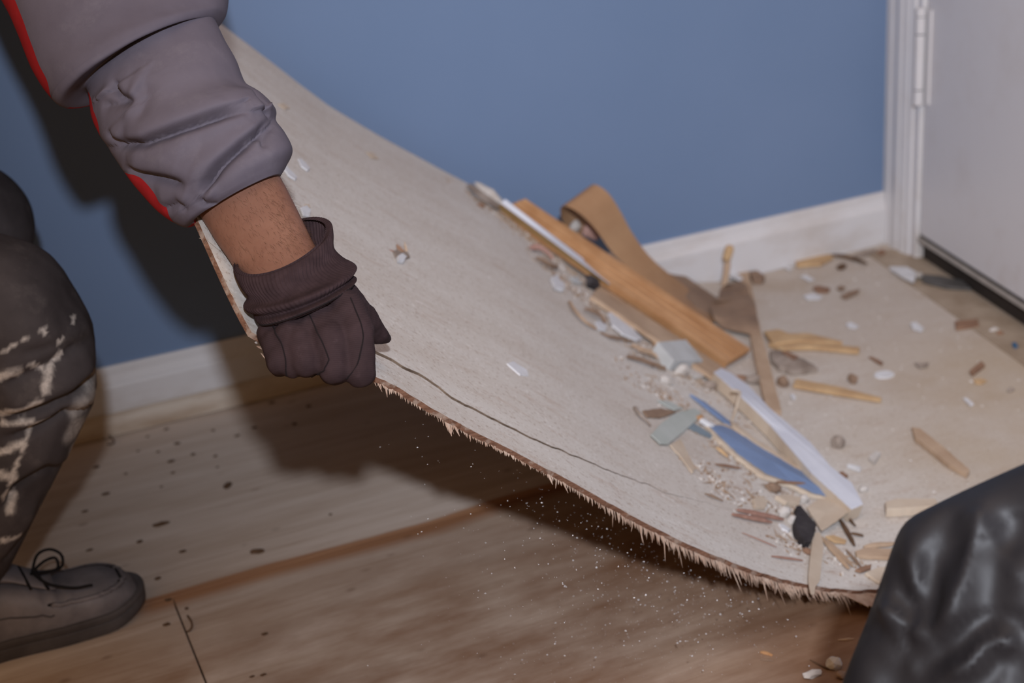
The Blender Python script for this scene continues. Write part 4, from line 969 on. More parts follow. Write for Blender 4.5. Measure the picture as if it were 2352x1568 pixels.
chip('paper_scrap', 'white scrap across the top of the beige plank', 'scrap', [(1.3481, 2.2526, 0.0221), (1.3610, 2.2463, 0.0212), (1.3547, 2.2000, 0.0206), (1.3424, 2.1928, 0.0211), (1.3381, 2.2297, 0.0223)], 0.002, MWCOLD)

bar = empty('painted_bar', (1.0599, 1.6050, 0.0206), 'long white painted bar lying beside the blue painted strip', 'bar')
WB = [(1.0223, 1.7503, 0.0766), (1.0496, 1.7738, 0.0675), (1.0588, 1.7644, 0.0620), (1.0663, 1.7234, 0.0535), (1.0556, 1.6447, 0.0480)] + [(1.0543, 1.5374, 0.0378), (1.0377, 1.4628, 0.0362)] + [(1.0396, 1.4171, 0.0316), (1.0183, 1.3637, 0.0320)] + [(0.9951, 1.3575, 0.0341)] + [(0.9990, 1.4546, 0.0429), (1.0232, 1.5947, 0.0508)] + [(1.0252, 1.6833, 0.0644)]
v, f = chip_mesh(WB, 0.019); add('body', v, f, MPAPER, bar)
v, f = chip_mesh([Vector(p) + Vector((0, 0, 0.0012)) for p in WB], 0.0011, 0.0003); add('painted_face', v, f, MWHT, bar)['label'] = 'white painted face'
q = [Vector(p) for p in spline([tuple(p) for p in [(1.0034, 1.6671, 0.0837), (1.0110, 1.6575, 0.0826), (1.0003, 1.6439, 0.0794), (0.9887, 1.6341, 0.0672), (0.9720, 1.6168, 0.0624)]], 24)]
v, f = tube(q, 0.0022, 7); tag(add('string', v, f, MPAPER, origin=base_of(v), smooth=True), 'stiff pale string bent over the side of the white bar', 'string')

bl = empty('painted_strip', (0.9757, 1.5216, 0.0382), 'pointed blue painted strip with torn tan edges beside the white bar', 'strip')
BLU = [(0.9094, 1.5731, 0.0907), (0.9376, 1.5885, 0.0772), (0.9526, 1.5838, 0.0682), (0.9715, 1.5564, 0.0546), (0.9867, 1.5396, 0.0452), (1.0008, 1.5049, 0.0358), (1.0075, 1.4575, 0.0289), (1.0085, 1.4042, 0.0247), (0.9992, 1.4109, 0.0269), (0.9792, 1.4256, 0.0338), (0.9638, 1.4496, 0.0418), (0.9324, 1.4652, 0.0578), (0.9157, 1.5043, 0.0731), (0.9104, 1.5467, 0.0846)]
v, f = chip_mesh(BLU, 0.001, 0.0008); add('painted_face', v, f, MBLUEP, bl)['label'] = 'blue painted face'
BLB = [(0.9064, 1.5787, 0.0905), (0.9485, 1.6044, 0.0711), (0.9642, 1.5993, 0.0620), (0.9848, 1.5717, 0.0477), (0.9985, 1.5522, 0.0391), (1.0113, 1.5163, 0.0305), (1.0164, 1.4662, 0.0243), (1.0129, 1.4043, 0.0206), (0.9969, 1.4097, 0.0241), (0.9760, 1.4242, 0.0314), (0.9588, 1.4472, 0.0403), (0.9253, 1.4607, 0.0572), (0.9088, 1.5000, 0.0729), (0.9029, 1.5447, 0.0854)]
v, f = chip_mesh(BLB, 0.005, 0.0012); add('torn_backing', v, f, MPAPER, bl)
chip('painted_sliver', 'thin blue painted sliver left of the pale string', 'sliver', [(0.9383, 1.6766, 0.0911), (0.9555, 1.6662, 0.0786), (0.9691, 1.6240, 0.0630), (0.9717, 1.5975, 0.0572), (0.9595, 1.6083, 0.0651), (0.9454, 1.6550, 0.0822)], 0.003, MBLUEP, 0.0004)
chip('torn_strip', 'long cream torn strip between the blue painted strip and the white bar', 'strip', [(0.9663, 1.6097, 0.0669), (0.9719, 1.6069, 0.0638), (0.9793, 1.5641, 0.0532), (0.9972, 1.5213, 0.0399), (1.0054, 1.4839, 0.0330), (0.9976, 1.4788, 0.0349), (0.9871, 1.5103, 0.0421), (0.9684, 1.5504, 0.0559), (0.9607, 1.5958, 0.0672)], 0.004, MPAPER, 0.0006)
chip('tape_strip', 'pale green strip of tape lying flat on the sheet', 'tape', [(0.7602, 1.4659, 0.1631), (0.8086, 1.5247, 0.1423), (0.8663, 1.5869, 0.1170), (0.9198, 1.6307, 0.0918), (0.9249, 1.6237, 0.0870), (0.9073, 1.5984, 0.0924), (0.8425, 1.5270, 0.1190), (0.7821, 1.4607, 0.1453), (0.7652, 1.4502, 0.1552)], 0.0012, MGREEN, 0.0003)
chip('tape_strip', 'short grey-blue strip tucked under the pale green tape', 'tape', [(0.8611, 1.5527, 0.1110), (0.8851, 1.5769, 0.1004), (0.9067, 1.5583, 0.0826), (0.8953, 1.5460, 0.0870), (0.8756, 1.5473, 0.0999)], 0.001, MTEAL)
lump('wood_crumb', 'orange crumb at the right tip of the pale green tape', 'crumb', (0.9047, 1.5965, 0.0897), (0.006, 0.005, 0.006), MPINE, 6)
chip('plaster_stick', 'short white stick between the green tape and the blue strip', 'stick', [(0.9013, 1.5828, 0.0998), (0.9095, 1.5885, 0.0959), (0.9238, 1.5807, 0.0857), (0.9131, 1.5686, 0.0895)], 0.006, MWCOLD)
chip('paper_peel', 'curved beige paper peel below the pale green tape', 'paper', [(0.7874, 1.4646, 0.1415), (0.8211, 1.4985, 0.1259), (0.7997, 1.4208, 0.1221), (0.7861, 1.4049, 0.1275), (0.7879, 1.4375, 0.1343)], 0.002, MPAPER, 0.0008)
chip('grey_flake', 'grey-brown flat flake left of the pale green tape', 'flake', [(0.7881, 1.5392, 0.1600), (0.8375, 1.5799, 0.1342), (0.8683, 1.5917, 0.1158), (0.8181, 1.5446, 0.1393), (0.7867, 1.5247, 0.1573)], 0.002, MBRN, 0.001)
q = [Vector(p) for p in spline([tuple(p) for p in [(0.7747, 1.5368, 0.1684), (0.7704, 1.5129, 0.1685), (0.7747, 1.5069, 0.1627), (0.7778, 1.4988, 0.1563)]], 20)]
v, f = tube(q, [0.003 - 0.0018 * i / 19 for i in range(20)], 7); tag(add('bark_curl', v, f, MBARK, origin=base_of(v)), 'thin curled bark twist, leftmost piece near the green tape', 'curl')
chip('paint_flake', 'pale green-grey paint flake above the green tape', 'flake', [(0.8432, 1.6015, 0.1354), (0.8679, 1.6180, 0.1223), (0.8929, 1.6158, 0.1049), (0.8669, 1.5941, 0.1173)], 0.0015, MGREEN, 0.0005)

gb = empty('plaster_block', (1.0077, 1.8344, 0.0766), 'pale grey rectangular block near the end of the orange batten', 'block')
v, f = chip_mesh([(0.9422, 1.7808, 0.1365), (1.0288, 1.8463, 0.0968), (1.0295, 1.7954, 0.0788), (0.9534, 1.7498, 0.1138)], 0.022); add('block_body', v, f, MGREYB, gb)
chip('charcoal_piece', 'black pointed charred lump next to the triangular paper', 'lump', [(0.9261, 1.3818, 0.0495), (0.9337, 1.3841, 0.0467), (0.9309, 1.3640, 0.0450), (0.9288, 1.3492, 0.0439), (0.9263, 1.3368, 0.0431), (0.9076, 1.3146, 0.0473), (0.8904, 1.2953, 0.0518), (0.8777, 1.2899, 0.0567), (0.8789, 1.3011, 0.0581), (0.8824, 1.3159, 0.0588), (0.8938, 1.3367, 0.0569)], 0.011, MCHAR, 0.0008, bulge=0.005)
chip('paper_piece', 'triangular beige paper piece between the black lump and the white bar', 'paper', [(0.9483, 1.3906, 0.0359), (0.9807, 1.4106, 0.0298), (0.9960, 1.4075, 0.0274), (0.9992, 1.3892, 0.0293), (0.9931, 1.3604, 0.0307), (0.9623, 1.3451, 0.0325), (0.9289, 1.3291, 0.0372), (0.9363, 1.3514, 0.0353)], 0.0014, MPAPER, 0.0006)
ribbon('paper_strip', 'narrow beige strip hanging over the near edge below the black lump', 'strip', [(0.9109, 1.3242, 0.0414), (0.8871, 1.2914, 0.0466), (0.8518, 1.2445, 0.0554), (0.8297, 1.2140, 0.0609), (0.8165, 1.1928, 0.0638), (0.8100, 1.1799, 0.0648)], [(0.9254, 1.3279, 0.0363), (0.9068, 1.2945, 0.0389), (0.8721, 1.2484, 0.0467), (0.8457, 1.2140, 0.0532), (0.8277, 1.1968, 0.0590), (0.8144, 1.1801, 0.0627)], 0.0012, MPAPER, 24)
chip('wood_chip', 'small yellow chip right of the hanging beige strip', 'chip', [(0.9303, 1.3225, 0.0330), (0.9434, 1.3249, 0.0290), (0.9497, 1.3197, 0.0265), (0.9557, 1.3121, 0.0240), (0.9494, 1.3061, 0.0252), (0.9358, 1.3086, 0.0295)], 0.003, MYEL, 0.0003)
for lab, a, b, w_, m_ in (('dark brown stick under the tip of the triangular paper', (0.9798, 1.3618, 0.0214), (0.9591, 1.3000, 0.0202), 0.006, MDARKB),
        ('short brown stick right of the triangular paper', (0.9967, 1.3748, 0.0178), (0.9918, 1.3440, 0.0168), 0.004, MDARKB),
        ('long beige splinter fanning right from the hanging strip', (0.9214, 1.3202, 0.0337), (0.9131, 1.2492, 0.0282), 0.008, MBEIGE),
        ('second beige splinter of the fan, above the long one', (0.9266, 1.3134, 0.0312), (0.9223, 1.2539, 0.0258), 0.005, MBEIGE),
        ('third, outermost splinter of the fan, ending near the knee', (0.9393, 1.2911, 0.0247), (0.9334, 1.2503, 0.0222), 0.004, MBRN),
        ('thin brown stick pointing at the knee above the fan of splinters', (0.9737, 1.3294, 0.0193), (0.9863, 1.3186, 0.0164), 0.004, MDARKB),
        ('pinkish brown stick, lower of the pair left of the black lump', (0.7957, 1.3274, 0.1015), (0.8601, 1.3398, 0.0651), 0.006, MREDS),
        ('pinkish brown stick, upper of the pair left of the black lump', (0.8139, 1.3460, 0.0936), (0.8865, 1.3534, 0.0540), 0.007, MREDS),
        ('thin pale stick left of the hanging strip, above the edge', (0.8041, 1.2534, 0.0787), (0.8531, 1.2602, 0.0534), 0.003, MREDS),
        ('very thin brown stick on the cracked strip, left of centre rubble', (0.7870, 1.2906, 0.0975), (0.8288, 1.2800, 0.0697), 0.0018, MREDS),
        ('thin brown stick lying across the blue painted strip', (0.9356, 1.4436, 0.0528), (0.9885, 1.4444, 0.0330), 0.004, MRUST),
        ('brown stick in the crumbs left of the blue strip', (0.8525, 1.4616, 0.0949), (0.9005, 1.4745, 0.0687), 0.004, MRUST),
        ('yellow stick in the crumbs left of the blue strip', (0.8850, 1.5150, 0.0871), (0.8917, 1.4956, 0.0790), 0.006, MYEL),
        ('long flat splinter against the knee, upper of two', (0.9678, 1.2936, 0.0189), (1.0143, 1.2860, 0.0128), 0.007, MBEIGE),
        ('broken brown twig by the near crumbs of the crack end', (0.7756, 1.3583, 0.1226), (0.8010, 1.3575, 0.1050), 0.003, MBRN)):
    stick('wood_splinter', lab, 'splinter', a, b, w_, w_ * 0.6, m_)
chip('board_shard', 'wide flat wood shard running under the knee at right', 'shard', [(0.9487, 1.2848, 0.0244), (0.9685, 1.2900, 0.0205), (1.0037, 1.2741, 0.0152), (0.9902, 1.2565, 0.0160), (0.9597, 1.2691, 0.0209), (0.9435, 1.2749, 0.0249)], 0.005, MBEIGE, 0.0008)
chip('board_shard', 'tan broken shard below the fan of splinters, beside the knee', 'shard', [(0.9293, 1.2377, 0.0241), (0.9495, 1.2446, 0.0201), (0.9720, 1.2448, 0.0166), (0.9426, 1.2111, 0.0194), (0.9331, 1.2175, 0.0215)], 0.004, MPAPER, 0.0012)
chip('wood_chip', 'small orange wood chip at the end of the splinter fan', 'chip', [(0.9198, 1.2451, 0.0276), (0.9334, 1.2512, 0.0243), (0.9516, 1.2546, 0.0204), (0.9438, 1.2458, 0.0213), (0.9246, 1.2411, 0.0257)], 0.003, MRUST, 0.0006)
chip('plaster_chip', 'beige flat chip above the pinkish brown sticks', 'chip', [(0.9117, 1.4080, 0.0561), (0.9368, 1.4173, 0.0462), (0.9545, 1.4130, 0.0384), (0.9401, 1.3957, 0.0418), (0.9190, 1.3945, 0.0506)], 0.006, MPAPER, 0.0008)
chip('plaster_chip', 'beige chip with a dark edge left of the others near the sticks', 'chip', [(0.8615, 1.3855, 0.0772), (0.8837, 1.3998, 0.0677), (0.8908, 1.3923, 0.0627), (0.8715, 1.3704, 0.0688), (0.8543, 1.3660, 0.0773)], 0.005, MPAPER, 0.001)
lump('plaster_chunk', 'white plaster chunk at the right end of the pinkish sticks', 'chunk', (0.8954, 1.3690, 0.0494), (0.009, 0.007, 0.009), MPLAS, 11)
lump('plaster_chunk', 'white rounded chunk touching the black lump on its left', 'chunk', (0.8997, 1.3534, 0.0448), (0.009, 0.007, 0.007), MPLAS, 12)
lump('plaster_chunk', 'beige chunk between the blue strip tip and the black lump', 'chunk', (0.9582, 1.4143, 0.0293), (0.008, 0.006, 0.007), MPLAS, 13)
lump('plaster_chunk', 'brown chunk under the beige flat chip near the sticks', 'chunk', (0.9229, 1.4348, 0.0474), (0.012, 0.008, 0.008), MBRN, 14)
chip('plaster_sliver', 'curved white sliver below the white rounded chunk', 'sliver', [(0.8713, 1.3401, 0.0602), (0.8784, 1.3411, 0.0569), (0.8835, 1.3311, 0.0527), (0.8743, 1.3231, 0.0558), (0.8692, 1.3291, 0.0594)], 0.003, MWCOLD)
lump('wood_crumb', 'orange crumb left of the hanging beige strip', 'crumb', (0.8748, 1.2838, 0.0451), (0.006, 0.007, 0.004), MRUST, 15)
# crumbs by the grey block
lump('plaster_chunk', 'white angular chunk just below the grey block', 'chunk', (0.9651, 1.7563, 0.0858), (0.011, 0.008, 0.012), MPLAS, 16)
chip('plaster_chip', 'white flat chip between the grey block and the white bar', 'chip', [(0.9884, 1.7729, 0.0833), (1.0142, 1.7911, 0.0721), (1.0260, 1.7794, 0.0638), (1.0089, 1.7609, 0.0692), (0.9868, 1.7542, 0.0804)], 0.006, MPLAS, 0.0006)
lump('plaster_chunk', 'white oval chunk lower left of the grey block', 'chunk', (0.9083, 1.6977, 0.1098), (0.015, 0.008, 0.007), MPLAS, 18)
lump('plaster_chunk', 'grey-brown pebble between the grey block and white bar', 'chunk', (1.0030, 1.7357, 0.0597), (0.011, 0.008, 0.009), MBARK, 19)
stick('wood_splinter', 'rusty splinter behind the upper end of the white bar', 'splinter', (1.0894, 1.7983, 0.0345), (1.1249, 1.7798, 0.0218), 0.007, 0.005, MRUST)
lump('bark_piece', 'dark crumbly bark beside the upper part of the white bar', 'bark', (1.1132, 1.7846, 0.0214), (0.016, 0.008, 0.010), MBARK, 20)
# upper band
chip('paint_flake', 'long white pointed flake under the orange sliver', 'flake', [(0.9075, 1.8772, 0.1606), (0.9298, 1.9023, 0.1508), (0.9405, 1.8851, 0.1391), (0.9424, 1.8301, 0.1248), (0.9247, 1.8134, 0.1328), (0.8992, 1.8108, 0.1501), (0.8909, 1.8286, 0.1605)], 0.003, MWCOLD, 0.0004)
chip('paint_flake', 'rounded white flake left of the black foam crumb', 'flake', [(0.8244, 1.8969, 0.2338), (0.8461, 1.9258, 0.2238), (0.8454, 1.8966, 0.2162), (0.8309, 1.8687, 0.2203), (0.8133, 1.8577, 0.2321)], 0.006, MWCOLD, 0.0006)
lump('foam_crumb', 'black crumb at the lower end of the cream batten', 'crumb', (0.9255, 1.9826, 0.1667), (0.016, 0.010, 0.013), MCHAR, 22)
lump('foam_crumb', 'smaller dark grey crumb left of the black one', 'crumb', (0.9121, 1.9799, 0.1760), (0.009, 0.007, 0.008), MBARK, 23)
for lab, pts, wd, m_ in (('pinkish wood curl under the cream batten, highest of the curls', [(0.8347, 1.9999, 0.2485), (0.8545, 2.0143, 0.2416), (0.8695, 2.0150, 0.2292), (0.8794, 2.0149, 0.2150)], 0.006, MPINK),
        ('tan wood curl below the pinkish curl', [(0.8298, 1.9663, 0.2430), (0.8393, 1.9580, 0.2375), (0.8534, 1.9605, 0.2264), (0.8768, 1.9901, 0.2094)], 0.005, MBRN),
        ('long tan curved shaving left of the long white flake', [(0.8252, 1.8412, 0.2105), (0.8160, 1.7994, 0.2094), (0.8206, 1.7763, 0.1993), (0.8393, 1.7797, 0.1824)], 0.004, MBEIGE),
        ('brown shaving between the long white flake and the plank', [(0.8516, 1.8452, 0.1901), (0.8608, 1.8369, 0.1879), (0.8760, 1.8390, 0.1750), (0.8783, 1.8299, 0.1659)], 0.006, MBRN),
        ('brown shaving running below the long white flake', [(0.8448, 1.7769, 0.1765), (0.8558, 1.7707, 0.1696), (0.8844, 1.7879, 0.1531), (0.9094, 1.8029, 0.1359)], 0.003, MBRN),
        ('tan shaving left of the grey block', [(0.8981, 1.7840, 0.1403), (0.9061, 1.7687, 0.1359), (0.9262, 1.7735, 0.1235), (0.9423, 1.7712, 0.1072)], 0.006, MBEIGE),
        ('brown shaving lower left of the grey block', [(0.8588, 1.7221, 0.1532), (0.8839, 1.7295, 0.1401), (0.9049, 1.7316, 0.1269), (0.9350, 1.7445, 0.1059)], 0.005, MBRN)):
    n_ = 16; q = [Vector(p) for p in spline([tuple(p) for p in pts], n_)]
    rings = []
    for i, p in enumerate(q):
        d = (q[min(i + 1, n_ - 1)] - q[max(i - 1, 0)]).normalized(); n = surf_n(p); sd = d.cross(n).normalized(); k = 0.3 + 0.7 * math.sin(math.pi * (0.1 + 0.8 * i / (n_ - 1)))
        rings.append([p + sd * wd * k + n * 0.001, p + sd * wd * k, p, p - sd * wd * k * 0.8 + n * wd * 0.5, p - sd * wd * k * 0.8 + n * (wd * 0.5 + 0.001), p + n * 0.001])
    v, f = loft(rings); tag(add('wood_shaving', v, f, m_, origin=base_of(v)), lab, 'shaving')
chip('paint_flake', 'small white flake beside the brown shaving, above the long flake', 'flake', [(0.8526, 1.8093, 0.1819), (0.8695, 1.8262, 0.1736), (0.8746, 1.8137, 0.1666), (0.8615, 1.7932, 0.1711), (0.8461, 1.7847, 0.1805)], 0.003, MWCOLD)
chip('plaster_chip', 'pale chip under the pinkish curl, nearest the cream batten', 'chip', [(0.9030, 2.0495, 0.2074), (0.9103, 2.0488, 0.2014), (0.9057, 2.0197, 0.1972), (0.8910, 1.9915, 0.2013), (0.8905, 2.0096, 0.2066)], 0.004, MPLAS, 0.0005)
chip('paint_flake', 'greyish white flake above the black crumb', 'flake', [(0.8891, 1.9685, 0.1967), (0.9165, 1.9977, 0.1832), (0.9266, 1.9935, 0.1746), (0.9087, 1.9691, 0.1816), (0.8886, 1.9550, 0.1935)], 0.003, MGREYB, 0.0006)
ribbon('edge_strip', 'dark grey torn strip curling at the far edge of the sheet', 'strip', [(0.7951, 2.1591, 0.3225), (0.7938, 2.1177, 0.3193), (0.8065, 2.1025, 0.3056), (0.8329, 2.1181, 0.2827)], [(0.8052, 2.1603, 0.3232), (0.8089, 2.1281, 0.3183), (0.8241, 2.1226, 0.3031), (0.8510, 2.1462, 0.2795)], 0.0015, MBARK, 20)
lump('plaster_chunk', 'white crumbly plaster tuft at the far edge beside the battens', 'chunk', (0.8355, 2.1677, 0.2918), (0.030, 0.009, 0.010), MPLAS, 25, rz=-0.9)
lump('wood_crumb', 'orange crumb on the sheet near the dark torn strip', 'crumb', (0.7898, 2.0884, 0.3050), (0.008, 0.004, 0.004), MRUST, 26)
# marks standing on the bare upper part of the sheet
tp = empty('torn_patch', (0.5074, 1.6399, 0.4154), 'torn hole with an upright orange splinter and white chips on the sheet', 'patch')
v, f = chip_mesh([(0.4921, 1.6208, 0.4266), (0.5104, 1.6508, 0.4187), (0.5199, 1.6532, 0.4113), (0.5183, 1.6365, 0.4083), (0.5004, 1.6097, 0.4165), (0.4882, 1.6016, 0.4250)], 0.002, 0.0008); add('torn_ply', v, f, MBARK, tp)
v, f = chip_mesh([(0.4915, 1.6007, 0.4268), (0.5040, 1.6216, 0.4215), (0.5080, 1.6180, 0.4171), (0.4966, 1.5943, 0.4207), (0.4873, 1.5855, 0.4265)], 0.005, 0.0004); add('white_chip', v, f, MWCOLD, tp)
v, f = sliver((0.5074, 1.6363, 0.4165), Vector((-0.35, 0.2, 0.8)), 0.013, 0.008, 0.002, (1, 0.2, 0.3)); add('splinter', v, f, MRUST, tp)
v, f = sliver((0.5177, 1.6504, 0.4114), Vector((0.0, 0.2, 1.0)), 0.013, 0.004, 0.002, (1, 0.2, 0.3)); add('splinter', v, f, MBEIGE, tp)
v, f = sliver((0.4944, 1.6230, 0.4243), Vector((-0.9, 0.1, 0.5)), 0.012, 0.004, 0.001, (0.2, 1, 0.1)); add('splinter', v, f, MREDS, tp)
for lab, pts in (('white paint flake beside the sleeve, left of two', [(0.3787, 1.6644, 0.5471), (0.3874, 1.6803, 0.5430), (0.3944, 1.6640, 0.5310), (0.3880, 1.6478, 0.5328), (0.3797, 1.6451, 0.5405)]), ('white paint flake beside the sleeve, right of two', [(0.4178, 1.7460, 0.5315), (0.4261, 1.7594, 0.5269), (0.4320, 1.7442, 0.5165), (0.4237, 1.7256, 0.5195), (0.4165, 1.7252, 0.5267)]),
                 ('white chip right above the glove cuff', [(0.3664, 1.5500, 0.5269), (0.3803, 1.5763, 0.5206), (0.3825, 1.5680, 0.5159), (0.3728, 1.5404, 0.5177), (0.3629, 1.5280, 0.5240)]), ('faint white flake on the sheet to the right of the thumb', [(0.5618, 1.4438, 0.3213), (0.5775, 1.4631, 0.3136), (0.5930, 1.4592, 0.2997), (0.5876, 1.4421, 0.2995), (0.5716, 1.4296, 0.3094)])):
    chip('paint_flake', lab, 'flake', pts, 0.002, MWCOLD, 0.0005)
for lab, pts in (('tan scrape mark below the far edge, near the sleeve', [(0.4511, 1.9551, 0.5581), (0.4651, 1.9823, 0.5520), (0.4740, 1.9820, 0.5429), (0.4599, 1.9549, 0.5492)]), ('tan chip in the middle of the lifted sheet near its far edge', [(0.5915, 2.0287, 0.4469), (0.6080, 2.0481, 0.4383), (0.6118, 2.0324, 0.4314), (0.5953, 2.0134, 0.4401)]),
                 ('tan chip beside the white chip above the cuff', [(0.3793, 1.5805, 0.5208), (0.3875, 1.5927, 0.5160), (0.3852, 1.5813, 0.5151), (0.3778, 1.5687, 0.5188)])):
    chip('wood_chip', lab, 'chip', pts, 0.0015, MPAPER, 0.0004)

